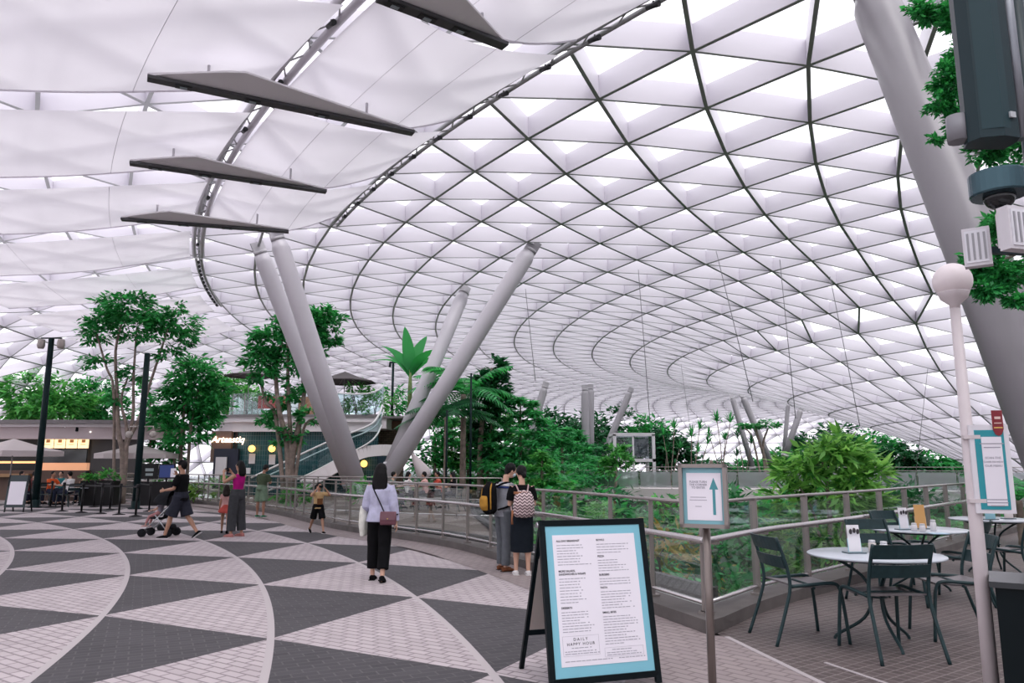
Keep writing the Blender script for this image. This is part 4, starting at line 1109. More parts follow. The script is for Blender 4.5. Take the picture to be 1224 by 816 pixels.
def banana(loc, n, L, label, lm):
    o = thing('banana_plant', label, 'banana plant', loc)
    mb = MB(); mb.tube([(0, 0, 0), (0, 0, L * .55), (0, 0, L * .8)], [.16, .12, .06], 10); mb.build('stem', mat('banana_stem', (.16, .24, .08), .6, var=.3), o)
    for k in range(n):
        az = PI * (k / (n - 1)) + random.uniform(-.15, .15); az = (az - PI / 2) ; lean = math.sin(az); mb = MB(); vs = []; N = 12
        d = Vector((lean, random.uniform(-.35, .35), 0))
        for i in range(N + 1):
            t = i / N; p = Vector((0, 0, L * .6)) + d * (L * .55 * t * (.4 + t)) + Vector((0, 0, L * (1.0 * t - .42 * t * t * abs(lean) * 1.6)))
            w = .22 * L * math.sin(PI * min(1, max(0, (t - .12) / .88)) ** .75) ** .7 if t > .12 else .015 * L
            s = Vector((math.cos(az), .5, 0)).normalized()
            vs += [p - s * w * .5 + Vector((0, .08 * w, 0)), p, p + s * w * .5 + Vector((0, -.08 * w, 0))]
        fs = []
        for i in range(N): a = 3 * i; fs += [(a, a + 1, a + 4, a + 3), (a + 1, a + 2, a + 5, a + 4)]
        mb.add(vs, fs, 0, True); mb.build('leaf', lm, o)
    return o
b = dp(488, 560, 44); b.z = dp(488, 500, 44).z
banana(b, 8, 3.6, 'banana plant with upright paddle leaves left of the long leaning column', L_mid)

def dracaena(px, Y, stems, label, lm):
    b = dp(px, 588, Y); b.z = -.5; o = thing('dracaena', label, 'dracaena', b, 0, 'spiky dracaenas by the far walkway')
    paths = []; k = Y / F_; mb = MB()
    for (x, y, r) in stems:
        tip = dp(x, y, Y) - b; tip.y += random.uniform(-.8, .8)
        paths.append(([Vector((0, 0, 0)), tip * .45 + Vector((random.uniform(-.2, .2), 0, .2)), tip], .045, .03))
        for q in range(34):
            a = random.uniform(0, 2 * PI); e = random.uniform(.0, 1.45); L = r * k * random.uniform(.8, 1.15)
            d = Vector((math.cos(a) * math.cos(e), math.sin(a) * math.cos(e), math.sin(e))); s = d.cross(Vector((0, 0, 1))).normalized() * .045 * L
            p0 = tip; p1 = tip + d * L * .55; p2 = tip + d * L + Vector((0, 0, -.22 * L * math.cos(e)))
            mb.add([p0 - s * .6, p0 + s * .6, p1 + s, p2, p1 - s], [(0, 1, 2, 4), (4, 2, 3)])
    mb.build('leaves', lm, o); trunk(o, paths, M_bark)
dracaena(800, 60, [(792, 520, 14), (806, 512, 14), (814, 535, 12), (797, 540, 12)], 'spiky dracaena just right of the lift frame', L_mid)
dracaena(832, 58, [(824, 522, 15), (838, 512, 15), (832, 540, 13), (846, 530, 13)], 'spiky dracaena above the framed arrow notice, left of the tallest one', L_mid)
dracaena(862, 60, [(858, 503, 15), (870, 505, 14), (850, 520, 12), (868, 525, 13)], 'tallest spiky dracaena, behind the framed arrow notice', L_mid)
dracaena(888, 62, [(884, 522, 12), (895, 530, 12), (878, 545, 13)], 'spiky dracaena left of the flat-topped tree', L_dark)

# garden planting below the railings
def shrub(loc, r, h, n, size, lm, label, group, name='shrub', aspect=2.6, flat=.4):
    o = thing(name, label, 'shrub', loc, 0, group)
    crown(o, [((0, 0, h * .55), (r, r, h * .5), n)], size, lm, aspect=aspect, flat=flat, name='foliage')
    st = [([(0, 0, 0), (random.uniform(-.1, .1) * r, 0, h * .3), (random.uniform(-.5, .5) * r, random.uniform(-.4, .4) * r, h * .7)], .025, .012) for _ in range(4)]
    trunk(o, st, M_bark_d, 'stems')
    return o
spots = [(2.9, 11.5, .7, 1.0, 'b'), (3.6, 13.5, .9, 1.3, 'm'), (4.6, 15.5, 1.0, 1.4, 'd'), (6.4, 17.5, 1.1, 1.5, 'm'), (8.5, 19.5, 1.1, 1.4, 'b'), (1.6, 14.5, .8, 1.2, 'm'), (.9, 17, .9, 1.4, 'b'), (2.8, 18, 1.1, 1.5, 'd'),
         (5.5, 21, 1.3, 1.6, 'm'), (1.8, 22, 1.2, 1.7, 'b'), (3.5, 26, 1.5, 1.8, 'm'), (.8, 26, 1.3, 1.9, 'd'), (7.5, 25, 1.4, 1.7, 'd'), (10.5, 23, 1.3, 1.5, 'm'), (13, 22.5, 1.2, 1.4, 'b'), (6, 31, 1.7, 1.9, 'b'), (10, 30, 1.6, 1.8, 'm'), (14, 29, 1.6, 1.8, 'd'),
         (2.5, 34, 1.8, 2.1, 'm'), (18, 30, 1.6, 1.7, 'm'), (9, 37, 1.9, 2.0, 'd'), (14, 37, 1.9, 2.0, 'b'), (20, 37, 1.9, 1.9, 'd'), (5, 41, 2.0, 2.2, 'd'), (12, 44, 2.1, 1.9, 'm'), (19, 44, 2.1, 1.8, 'b'), (1.5, 42, 2.0, 2.3, 'b'), (25, 38, 2, 1.8, 'm')]
KIND = {'b': (L_bright, 'bright green shrub in the planting below the glass railings'), 'm': (L_mid, 'mid-green shrub in the planting below the glass railings'), 'd': (L_dark, 'dark green shrub in the planting below the glass railings')}
for x, y, r, h, k in spots:
    z = -1.9 + .25 * math.sin(x); d = .16 + y * .006
    shrub((x, y, z), r, h + .5, int(420 + 60 * r), d, KIND[k][0], KIND[k][1], {'b': 'bright shrubs below the railings', 'm': 'mid-green shrubs below the railings', 'd': 'dark shrubs below the railings'}[k])
q = gp(700, 705, -.6)
gz0 = thing('spiky_grass', 'tuft of pale spiky leaves just outside the glass beside the menu board', 'plant', (1.85, 10.9, -1.5))
mb = MB()
for i in range(120):
    a = random.uniform(0, 2 * PI); e = random.uniform(.3, 1.4); L = random.uniform(.7, 1.15); d = Vector((math.cos(a) * math.cos(e), math.sin(a) * math.cos(e), math.sin(e))); s = d.cross(Vector((0, 0, 1))).normalized() * .018
    r0 = Vector((random.uniform(-.25, .25), random.uniform(-.25, .25), .2)); p1 = r0 + d * L * .6; p2 = r0 + d * L + Vector((0, 0, -.25 * L))
    mb.add([r0 - s, r0 + s, p1 + s, p2, p1 - s], [(0, 1, 2, 4), (4, 2, 3)])
mb.build('leaves', leaf_mat('leaf_pale', (.06, .14, .06), (.25, .40, .22)), gz0)
mb = MB(); mb.tube([(0, 0, 0), (0, 0, .3)], [.2, .12], 8); mb.build('root_clump', M_bark_d, gz0)
shrub((3.3, 17.2, -1.7), 1.1, 2.1, 600, .30, leaf_mat('leaf_croton', (.12, .16, .02), (.45, .34, .06)), 'yellow and red-leaved shrub seen below the framed arrow notice', None, aspect=3.6)
P = RNG.random((15000, 3)) * np.array([48, 46, .7]) + np.array([-2, 9, -1.75])
tx = P[:, 0] - np.interp(P[:, 1], [9, 13.4, 16, 24, 40, 60], [2.6, .6, .8, 1.0, 0, -2])
P = P[(tx > 0) & (P[:, 0] < 1.2 + (P[:, 1] - 7) * 1.0)]
ug = leaf_mesh('undergrowth', P, .30, L_mid, None, 2.8, .6); tag(ug, 'low leafy ground cover filling the garden below the railings', 'ground cover', kind='stuff')
P = RNG.random((9000, 3)) * np.array([75, 40, 1.5]) + np.array([-18, 58, -.5])
u2 = leaf_mesh('undergrowth', P, .6, L_dark, None, 2.2, .5); tag(u2, 'dark leafy undergrowth beyond the curved walkway', 'ground cover', kind='stuff')
# small plants on the cafe floor by the columns and by the queue
for x, y, Y, r, h, lm, lab in [(436, 590, 26, .42, 1.15, L_bright, 'bright bush on the cafe floor behind the walking woman'), (472, 588, 30, .35, .95, L_bright, 'small bush at the foot of the right pair of columns'),
                               (355, 592, 31, .8, .8, L_bright, 'low bright plants at the foot of the restaurant tree'), (232, 590, 33, .7, 1.0, L_yel, 'yellow-green plants behind the man with the stroller'),
                               (200, 590, 35, .9, 1.3, L_bright, 'tall bright shrub behind the black screens'), (262, 590, 38, .8, 1.0, L_bright, 'bright plants at the foot of the dense rounded tree')]:
    p = dp(x, y, Y); shrub((p.x, p.y, -.05), r, h, 420, .2, lm, lab, None)
# ------------------------------------------------------------------ two-storey restaurant with a round corner
Z0 = -.05
def zat(py, Y): return dp(612, py, Y).z
def xat(px, Y, py=540): return dp(px, py, Y).x
YR = 44.0
rest = thing('restaurant_building', 'two-storey restaurant with teal tiled wall, round white eave and glass balcony', 'building', (xat(350, YR), YR + 4, Z0))
RO = rest.location.copy()
def arc_front(x0, x1, y, rad, n=14):
    "front line from the right end to a rounded left corner"
    P = [Vector((x1, y, 0)), Vector((x0 + rad, y, 0))]
    P += [Vector((x0 + rad - rad * math.sin(PI / 2 * i / n), y + rad - rad * math.cos(PI / 2 * i / n), 0)) for i in range(1, n + 1)]
    P += [Vector((x0, y + 8, 0))]
    return P
def shell(P, z0, z1, name, m_, parent, org, thick=.2, smooth=False):
    mb = MB(); Q = offset(P, -thick); vs = []
    for a, b in zip(P, Q): vs += [(a.x - org.x, a.y - org.y, z0 - org.z), (a.x - org.x, a.y - org.y, z1 - org.z), (b.x - org.x, b.y - org.y, z1 - org.z), (b.x - org.x, b.y - org.y, z0 - org.z)]
    fs = []
    for i in range(len(P) - 1):
        k = 4 * i; fs += [(k + x, k + 4 + x, k + 4 + (x + 1) % 4, k + (x + 1) % 4) for x in range(4)]
    n = 4 * (len(P) - 1); fs += [(0, 1, 2, 3), (n, n + 3, n + 2, n + 1)]
    mb.add(vs, fs); return mb.build(name, m_, parent)
teal_tile = brick_mat('teal_tile', (.012, .055, .065), (.02, .085, .095), (.10, .16, .17), bw=.14, bh=.28, ms=.012, rough=.25, offset=0)
# the tile pattern has to run up the wall
mp_ = [n for n in teal_tile.node_tree.nodes if n.type == 'MAPPING'][0]; mp_.inputs['Rotation'].default_value = (PI / 2, 0, 0)
x0 = xat(256, YR); x1 = xat(452, YR)
zw = zat(516, YR); ze0 = zat(505, YR); ze1 = zat(497, YR); zg = zat(470, YR)
FW = arc_front(x0, x1, YR, 2.2)
shell(FW, Z0, zw, 'tiled_wall', teal_tile, rest, RO, -.25)
M_fascia = mat('fascia_white', (.84, .79, .81), .5); M_eave = mat('eave_grey', (.20, .185, .19), .5)
shell(arc_front(x0 - .05, x1 + .1, YR - .15, 2.3), zw, ze0, 'fascia', M_fascia, rest, RO, -.4)
EV = arc_front(x0 - .6, x1 + .1, YR - .75, 2.9)
mb = MB(); vs = []; n = len(EV)
for z in (ze0, ze0 + .12, ze1): vs += [(p.x - RO.x, p.y - RO.y + (0 if z != ze1 else .08), z - RO.z) for p in EV]
mb.add(vs, [(k * n + i, k * n + i + 1, (k + 1) * n + i + 1, (k + 1) * n + i) for k in range(2) for i in range(n - 1)])
mb.f.append(tuple(range(n))[::-1]); mb.f.append(tuple(range(2 * n, 3 * n))); mb.m += [0, 0]; mb.sm += [False, False]
mb.build('eave_slab', [M_fascia], rest)
shell(EV, ze0 + .28, ze1 + .04, 'eave_edge', M_eave, rest, RO, -.1)
BG = arc_front(x0 + .15, xat(400, YR), YR - .3, 2.3)
shell(BG, ze1, zg, 'balcony_glass', glass_mat('balcony_glass', (.82, .90, .89), .10, .06), rest, RO, -.02)
for p, d in along(BG, 1.1):
    mb = MB(); mb.bar((p.x - RO.x, p.y - RO.y, ze1 - RO.z), (p.x - RO.x, p.y - RO.y, zg - RO.z), .05, .05); mb.build('balcony_post', M_steel, rest)
# dark entrance and lit script sign
def rbox(px0, px1, py0, py1, Y, depth, name, m_, parent=rest, org=RO):
    a = dp(px0, py1, Y); b_ = dp(px1, py0, Y); mb = MB()
    mb.box(((a.x + b_.x) / 2 - org.x, Y + depth / 2 - org.y, (a.z + b_.z) / 2 - org.z), (b_.x - a.x, depth, b_.z - a.z)); return mb.build(name, m_, parent)
rbox(251, 277, 515, 552, 43.6, .3, 'sign_board', mat('sign_brown', (.16, .10, .075), .5))
rbox(277, 288, 516, 584, 43.9, .2, 'doorway', mat('dark_opening', (.008, .008, .010), .6))
rbox(253, 285, 536, 584, 43.5, .25, 'lower_panel', mat('navy_panel', (.012, .016, .035), .5))
rbox(256, 271, 546, 577, 43.35, .08, 'menu_poster', mat('poster_white', (.66, .64, .66), .6))
rbox(288, 299, 559, 566, 43.4, .1, 'notice', mat('poster_white'))
M_neon = mat('sign_glow', (1, .80, .62), .5, emit=2.6, ecol=(1, .74, .55))
sg = dp(252.5, 528.5, 43.5)
text('Arteastiq', .50, rest, (sg.x - RO.x, sg.y - RO.y, sg.z - RO.z), (PI / 2, 0, 0), M_neon, name='lit_sign', shear=.25, ext=.02, bold=.008)
M_amber = mat('lamp_amber', (1, .62, .18), .4, emit=1.8, ecol=(1, .55, .14))
for px in (301, 325, 350, 435):
    c = dp(px, 536 if px < 400 else 554, 43.4) - RO
    mb = MB(); mb.ball(c, .2, 14); mb.build('globe_wall_lamp', M_amber, rest)
for px, py in ((301, 548), (325, 549)): rbox(px - 4, px + 4, py - 6, py + 6, 43.6, .08, 'plaque', mat('poster_white'))
# stair with white stringer and curved glass, stone wall behind
ST = [dp(362, 580, 42.3), dp(398, 560, 42.3), dp(430, 542, 42.3), dp(452, 538, 42.8), dp(468, 538, 43.5)]
mb = MB(); P = smooth_path(ST, 6)
for a, b_ in zip(P[:-1], P[1:]): mb.bar(a - RO, b_ - RO + (b_ - a) * .05, .3, .62)
mb.build('stair_stringer', M_fascia, rest)
mb = MB()
for i in range(20):
    t = i / 19; a = ST[0].lerp(ST[2], t) - RO; mb.box(a + Vector((0, .9, .32)), (.34, 1.5, .06))
    mb.box(a + Vector((-.15, .9, .2)), (.03, 1.5, .26))
mb.build('stair_treads', mat('tread_dark', (.05, .05, .05), .7), rest)
GT = [dp(300, 571, 42.2), dp(340, 552, 42.2), dp(399, 525, 42.2), dp(440, 509, 42.2), dp(452, 497, 42.6), dp(457, 484, 43.2)]
GB = [dp(310, 590, 42.2), dp(362, 570, 42.2), dp(405, 548, 42.2), dp(438, 531, 42.2), dp(450, 520, 42.6), dp(456, 508, 43.2)]
Pt = smooth_path(GT, 6); Pb = smooth_path(GB, 6)
mb = MB(); mb.add([p - RO for ab in zip(Pb, Pt) for p in ab], [(2 * i, 2 * i + 2, 2 * i + 3, 2 * i + 1) for i in range(len(Pt) - 1)], 0, True); mb.build('stair_glass', glass_mat('stair_glass', (.62, .82, .84), .12, .04), rest)
mb = MB(); mb.tube([p - RO for p in Pt], .055, 8); mb.build('stair_handrail', mat('rail_white', (.74, .74, .74), .3), rest)
mb = MB(); mb.tube([p.lerp(q_, .8) - RO + Vector((0, .6, 0)) for p, q_ in zip(Pb, Pt)], .04, 8); mb.build('stair_handrail', mat('rail_white'), rest)
mb = MB(); mb.tube([p - RO for p in Pb], .05, 8); mb.build('stair_glass_shoe', mat('rail_white'), rest)
# curved upper glass at the head of the stair
UG = [dp(398, 495, 43.6), dp(425, 497, 43.2), dp(445, 495, 43.2), dp(456, 488, 43.8), dp(459, 480, 45)]
mb = MB(); P = smooth_path(UG, 5); mb.add([q_ for p in P for q_ in (p - RO, p - RO + Vector((0, 0, 1.25)))], [(2 * i, 2 * i + 2, 2 * i + 3, 2 * i + 1) for i in range(len(P) - 1)], 0, True); mb.build('upper_glass', MATS['stair_glass'], rest)
mb = MB(); mb.tube([p - RO + Vector((0, 0, 1.25)) for p in P], .04, 8); mb.build('upper_rail', mat('rail_white'), rest)
rbox(398, 462, 497, 512, 44.2, 2.5, 'upper_slab', M_fascia)
rbox(404, 462, 545, 590, 43.9, .3, 'navy_wall', mat('navy_wall', (.015, .055, .085), .5))
rbox(447, 482, 511, 590, 46.5, .6, 'stone_wall', brick_mat('shingle_stone', (.13, .10, .075), (.20, .155, .12), (.05, .04, .03), bw=.3, bh=.12, rough=.9))
mp_ = [n for n in MATS['shingle_stone'].node_tree.nodes if n.type == 'MAPPING'][0]; mp_.inputs['Rotation'].default_value = (PI / 2, 0, 0)
rbox(447, 484, 503, 512, 46.2, .9, 'brown_coping', mat('coping_brown', (.20, .09, .06), .6))
rbox(356, 384, 474, 500, 47, .3, 'orange_screen', mat('screen_orange', (.36, .13, .05), .6))
rbox(308, 346, 473, 488, 47.5, .2, 'red_awning', mat('awning_red', (.42, .035, .03), .6))
deck_z = ze1
M_umb = mat('umbrella_charcoal', (.045, .036, .038), .7)
def parasol(c, r, h, rise, lab, mcol, square=False, name='parasol', grp=None, valance=.22, n=8):
    o = thing(name, lab, 'parasol', c, 0, grp)
    mb = MB(); mb.tube([(0, 0, 0), (0, 0, h + rise)], .03, 8); mb.build('pole', mat('pole_grey', (.25, .24, .24), .4), o)
    mb = MB(); mb.lathe([(.3, 0), (.3, .05), (.06, .09)], n=16); mb.build('base', mat('pole_grey'), o)
    mb = MB(); vs = [(0, 0, h + rise)]
    for k, (f, zz) in enumerate(((.5, h + rise * .42), (1, h), (1.0, h - valance))):
        for i in range(n): a = 2 * PI * (i + .5) / n; vs.append((r * f * math.cos(a), r * f * math.sin(a), zz))
    fs = [(0, 1 + i, 1 + (i + 1) % n) for i in range(n)]
    for k in range(2): fs += [(1 + k * n + i, 1 + (k + 1) * n + i, 1 + (k + 1) * n + (i + 1) % n, 1 + k * n + (i + 1) % n) for i in range(n)]
    mb.add(vs, fs); mb.build('canopy', mcol, o)
    for i in range(n):
        a = 2 * PI * (i + .5) / n; mb = MB(); mb.tube([(0, 0, h + rise * .6), (r * .95 * math.cos(a), r * .95 * math.sin(a), h + .01)], .012, 4); mb.build('rib', mat('pole_grey'), o)
    return o
p = dp(298, 447, 47); parasol((p.x, 47, deck_z), 1.5, zat(449, 47) - deck_z, .35, 'dark parasol on the restaurant balcony left of its tree', M_umb, valance=.06)
p = dp(412, 455, 47.5); parasol((p.x, 47.5, deck_z), 2.0, zat(456, 47.5) - deck_z, .65, 'dark parasol on the restaurant balcony, behind the left columns', M_umb, valance=.06)
for i, (px, w, h) in enumerate(((425, 14, 20), (448, 16, 22), (470, 14, 22))):
    Y = 48 + i; p = dp(px, 497, Y); shrub((p.x, Y, deck_z), w * Y / F_ * 1.25, (h + 22) * Y / F_, 520, .28, L_bright if i != 2 else L_mid, ['bright shrub on the upper terrace right of the dark parasol', 'bright shrub in the middle of the upper terrace', 'green shrub at the right end of the upper terrace, below the banana plant'][i], None)
# upper terrace floor for what stands on it
mb = MB(); mb.box((xat(375, YR) - RO.x, YR + 4.2 - RO.y, ze1 - .06 - RO.z), (x1 - x0 + 4, 8.2, .12)); mb.build('upper_floor', M_eave, rest)
# ------------------------------------------------------------------ kiosk at the far left
YK = 41.0
kx0, kx1 = xat(-60, YK), xat(168, YK)
kio = thing('kiosk', 'long low drinks kiosk with a pink-grey fascia and four lit menu boxes, far left', 'kiosk', ((kx0 + kx1) / 2, YK + 2, Z0)); KO = kio.location.copy()
def kbox(px0, px1, py0, py1, Y, depth, name, m_): return rbox(px0, px1, py0, py1, Y, depth, name, m_, kio, KO)
KP = [Vector((kx1 + .6, YK + 3, 0)), Vector((kx1 + .2, YK + 1.2, 0)), Vector((kx1 - .8, YK + .3, 0)), Vector((kx1 - 3, YK - .1, 0)), Vector((kx0, YK - .4, 0))]
shell(smooth_path(KP, 6), zat(525, YK), zat(511, YK), 'fascia', mat('fascia_pink', (.55, .46, .47), .5), kio, KO, -.5)
shell(smooth_path(KP, 6), zat(511, YK), zat(507.5, YK), 'roof_edge', mat('roof_edge_white', (.85, .80, .82), .4), kio, KO, -.7)
shell(smooth_path([p + Vector((0, -.1, 0)) for p in KP], 6), zat(507.5, YK), zat(503, YK), 'roof_band', mat('roof_band_grey', (.16, .145, .15), .5), kio, KO, -.9)
mb = MB(); mb.box((0, .6, zat(503, YK) - KO.z - .05), (kx1 - kx0, 5, .08)); mb.build('roof', M_eave, kio)
kbox(-60, 165, 524, 600, YK + 3, .2, 'back_wall', mat('kiosk_dark', (.018, .020, .020), .5))
kbox(104, 166, 522, 598, YK + .3, .15, 'side_wall', mat('kiosk_panel', (.05, .045, .044), .5))
for i in range(4):
    f = kbox(50.2 + 14.1 * i, 63.4 + 14.1 * i, 520.5, 535.5, YK + .1, .12, 'menu_lightbox', mat('lightbox', (1, .80, .50), .5, emit=1.05, ecol=(1, .74, .42)))
    a = dp(55 + 14.1 * i, 527, YK + .05) - KO; mb = MB(); mb.box(a + Vector((.12, 0, 0)), (.2, .02, .16)); mb.box(a + Vector((.1, 0, -.18)), (.28, .02, .03)); mb.build('picture', mat('picture_brown', (.5, .22, .08), .6, emit=.3), f)
kbox(48, 104, 537, 553, YK + .2, .1, 'glass_front', mat('kiosk_window', (.05, .055, .055), .08))
kbox(48, 104, 553, 562, YK + 1.6, .3, 'lit_counter_back', mat('counter_glow', (.9, .45, .25), .5, emit=.45, ecol=(1, .5, .3)))
kbox(-60, 104, 562, 600, YK - .1, .7, 'counter', mat('counter_brown', (.10, .055, .04), .6))
kbox(-60, 46, 551, 553.5, YK - .05, .2, 'shelf_light', mat('warm_strip', (1, .6, .25), .5, emit=1.0, ecol=(1, .5, .2)))
kbox(-60, 34, 566, 570, YK - .4, .5, 'wooden_ledge', mat('ledge_wood', (.30, .17, .08), .5))
kbox(-60, 104, 519, 520.4, YK + .1, .2, 'strip_light', mat('warm_strip'))
for px, py in ((5, 509), (31, 513), (20, 510), (78, 510), (108, 516)):
    c = dp(px, py, YK - .62) - KO; mb = MB(); mb.ball(c, .045, 8); mb.build('downlight', mat('spot_white', (1, .95, .9), .4, emit=1.6), kio)
c = dp(92, 513, YK - .62) - KO; mb = MB(); mb.lathe([(.0, .14), (.06, .12), (.08, -.1), (0, -.12)], c, 10); mb.build('black_speaker', M_black, kio)
M_pcloth = cloth_mat('parasol_cloth', (.72, .66, .66), .35)
p = dp(10, 590, 34); parasol((p.x, 34, Z0), 2.0, zat(539, 34) - Z0, .55, 'white parasol at the left frame edge, in front of the kiosk', M_pcloth, grp=None)
p = dp(160, 590, 35); parasol((p.x, 35, Z0), 1.75, zat(542, 35) - Z0, .45, 'white parasol behind the tall tree trunk, right of the kiosk', M_pcloth)
# folded white parasol among the seated guests
fp = dp(500, 590, 31); o = thing('folded_parasol', 'folded white parasol leaning among the seated cafe guests', 'parasol', (fp.x, 31, Z0))
t_ = dp(492, 541, 31) - Vector((fp.x, 31, Z0)); b_ = dp(510, 571, 31) - Vector((fp.x, 31, Z0))
mb = MB(); mb.tube([t_, t_.lerp(b_, .3), t_.lerp(b_, .75), b_], [.03, .16, .3, .22], 10); mb.build('canopy', M_pcloth, o)
mb = MB(); mb.tube([(b_.x + .1, 0, 0), b_, t_], .03, 8); mb.build('pole', mat('pole_grey'), o)

# ------------------------------------------------------------------ dark lamp posts
M_lamp = mat('lamp_post_green', (.006, .018, .019), .5, spec=.12)
def lamp_post(base, topx, topy, Y, r, lab, kind):
    b = dp(base, 590, Y); b.z = 0 if Y < 33 else Z0; t = dp(topx, topy, Y); o = thing('lamp_post', lab, 'lamp post', b); h = t.z - b.z
    mb = MB(); mb.tube([(0, 0, 0), (0, 0, h)], [r, r * .8], 12); mb.build('pole', M_lamp, o)
    mb = MB(); mb.lathe([(r * 2, 0), (r * 2, .03), (r * 1.2, .06), (r * 1.2, .3)], n=14); mb.build('base', M_lamp, o)
    if kind == 2:
        mb = MB(); mb.bar((-.42, 0, h), (.42, 0, h), .06, .05); mb.build('cross_arm', M_lamp, o)
        for s in (-1, 1):
            mb = MB(); mb.lathe([(.0, h - .03), (.13, h - .06), (.15, h - .3), (.11, h - .42), (0, h - .43)], (s * .4, 0, 0), 14); mb.build('lantern', mat('lantern_pale', (.40, .36, .33), .4), o)
    if kind == 1:
        for s in (-1, 1):
            mb = MB(); z = zat(519, Y) - b.z; mb.tube([(0, 0, z + .3), (s * .45, 0, z + .3), (s * .45, 0, z + .05)], .03, 6); mb.ball((s * .45, 0, z), .14, 10); mb.build('spotlight', mat('lantern_pale'), o)
    if kind == 3:
        mb = MB(); mb.box((0, 0, h), (.5, .12, .1)); mb.tube([(-.2, 0, h - .05), (-.2, -.1, h - .3)], .08, 8); mb.build('spotlight', M_lamp, o)
lamp_post(43, 60.5, 404, 30, .13, 'dark green lamp post with two pale lanterns, at the far left', 2)
lamp_post(163, 167, 422, 29, .13, 'dark green post without a crossbar beside the tallest tree', 1)
lamp_post(466, 466, 433, 50, .10, 'dark pole with a small spotlight left of the banana plant', 3)
lamp_post(533, 533, 490, 33, .05, 'thin dark pole between the columns and the palms', 0)
lamp_post(562, 561, 446, 34, .055, 'thin tall dark pole in front of the ringed palm', 0)

# ------------------------------------------------------------------ white lift frame far in the garden
YL = 66; a = dp(734, 575, YL); l0 = thing('lift_frame', 'white steel lift frame with glass sides far in the garden', 'lift', (dp(758, 575, YL).x, YL, -.4)); LO = l0.location.copy()
M_wf = mat('frame_white', (.72, .70, .73), .4)
xs = [dp(x, 545, YL).x - LO.x for x in (735, 757, 781.5)]; zt = zat(519, YL) - LO.z; zm = zat(550, YL) - LO.z
for x in (xs[0], xs[2]):
    for y in (0, 3.2):
        mb = MB(); mb.bar((x, y, 0), (x, y, zt), .26, .26); mb.build('corner_post', M_wf, l0)
mb = MB(); mb.bar((xs[1], 0, 0), (xs[1], 0, zt), .16, .16); mb.build('middle_post', M_wf, l0)
for z in (zt, zm):
    for y in (0, 3.2):
        mb = MB(); mb.bar((xs[0] - .13, y, z), (xs[2] + .13, y, z), .26, .26); mb.build('beam', M_wf, l0)
    for x in (xs[0], xs[2]):
        mb = MB(); mb.bar((x, 0, z), (x, 3.2, z), .26, .26); mb.build('beam', M_wf, l0)
mb = MB(); mb.box(((xs[1] + xs[2]) / 2, 1.6, (zt + zm) / 2), (1.2, 1.6, (zt - zm) * .7)); mb.build('lift_car', mat('car_grey', (.10, .11, .12), .3), l0)
mb = MB(); mb.box(((xs[0] + xs[2]) / 2, .05, (zt + zm) / 2), (xs[2] - xs[0], .02, zt - zm - .3)); mb.build('glass_side', glass_mat('lift_glass', (.75, .80, .82), .12, .05), l0)

# ------------------------------------------------------------------ queue at the left: barrier posts, screens, board, planter
M_blk = mat('barrier_black', (.006, .006, .007), .5, spec=.25)
def stanchion0():
    o = thing('barrier_post', 'x', 'barrier post', group='black queue barrier posts')
    mb = MB(); mb.lathe([(.20, 0), (.20, .015), (.05, .05), (.04, .06)], n=20); mb.build('base', M_blk, o)
    mb = MB(); mb.tube([(0, 0, .04), (0, 0, .92)], .034, 12); mb.build('pole', M_blk, o)
    mb = MB(); mb.lathe([(.045, .90), (.05, .93), (.05, 1.0), (.03, 1.02)], n=14); mb.build('belt_head', M_blk, o)
    return o
BPX = [(37, 606), (60, 606), (74, 611), (97, 612.5), (120, 614), (112, 606), (131, 609), (142, 615), (162, 617), (158, 607), (178, 611)]
st0 = stanchion0(); SP = []
ordn = ['leftmost black barrier post, beside the white menu board', 'black barrier post second from the left, in the rear row', 'front-row barrier post nearest the menu board', 'front-row barrier post second from the menu board',
        'front-row barrier post in the middle of the queue', 'rear barrier post in front of the dark planter', 'rear barrier post right of the dark planter', 'front-row barrier post left of the tall dark post', 'barrier post in front of the tall dark post',
        'rear barrier post under the black screens', 'rear barrier post nearest the stroller']
for i, (px, py) in enumerate(BPX):
    p = gp(px, py); SP.append(p)
    o = st0 if i == 0 else copy_tree(st0)
    o.location = p; o['label'] = ordn[i]
for i, j, lab in ((2, 3, 'black belt between the two front barrier posts nearest the menu board'), (3, 4, 'black belt in the middle of the front row of barrier posts'), (4, 7, 'black belt left of the tall dark post'), (7, 8, 'black belt at the tall dark post'), (0, 1, 'black belt at the left end of the rear row'), (5, 6, 'black belt before the dark planter'), (9, 10, 'black belt below the black screens')):
    a, b_ = SP[i], SP[j]; mb = MB(); mb.bar(a + Vector((0, 0, .93)) - a + (b_ - a).normalized() * .05, b_ + Vector((0, 0, .93)) - a - (b_ - a).normalized() * .05, .006, .05)
    tag(mb.build('barrier_belt', M_blk, None, a), lab, 'belt')
p = gp(17, 612); o = thing('menu_easel', 'small black easel with a white menu sheet at the left frame edge', 'menu board', p)
mb = MB(); mb.box((0, .04, .72), (.72, .03, 1.12), M=Matrix.Rotation(-.12, 3, 'X')); mb.build('board', mat('easel_dark', (.02, .035, .04), .5), o)
mb = MB(); mb.box((0, .018, .66), (.56, .012, .8), M=Matrix.Rotation(-.12, 3, 'X')); mb.build('menu_sheet', M_paper, o)
for s in (-1, 1):
    for y0, y1 in ((-.03, .1), (.45, .12)):
        mb = MB(); mb.bar((s * .33, y0, 0), (s * .33, y1, 1.28), .04, .03); mb.build('leg', M_blk, o)
p = gp(113, 604); o = thing('planter', 'dark planter with leafy green plants between the barrier posts', 'planter', p)
mb = MB(); mb.box((0, .3, .5), (1.4, .5, 1.0)); mb.build('box', M_blk, o)
crown(o, [((0, .3, 1.15), (.75, .3, .25), 420)], .16, L_bright, name='foliage')
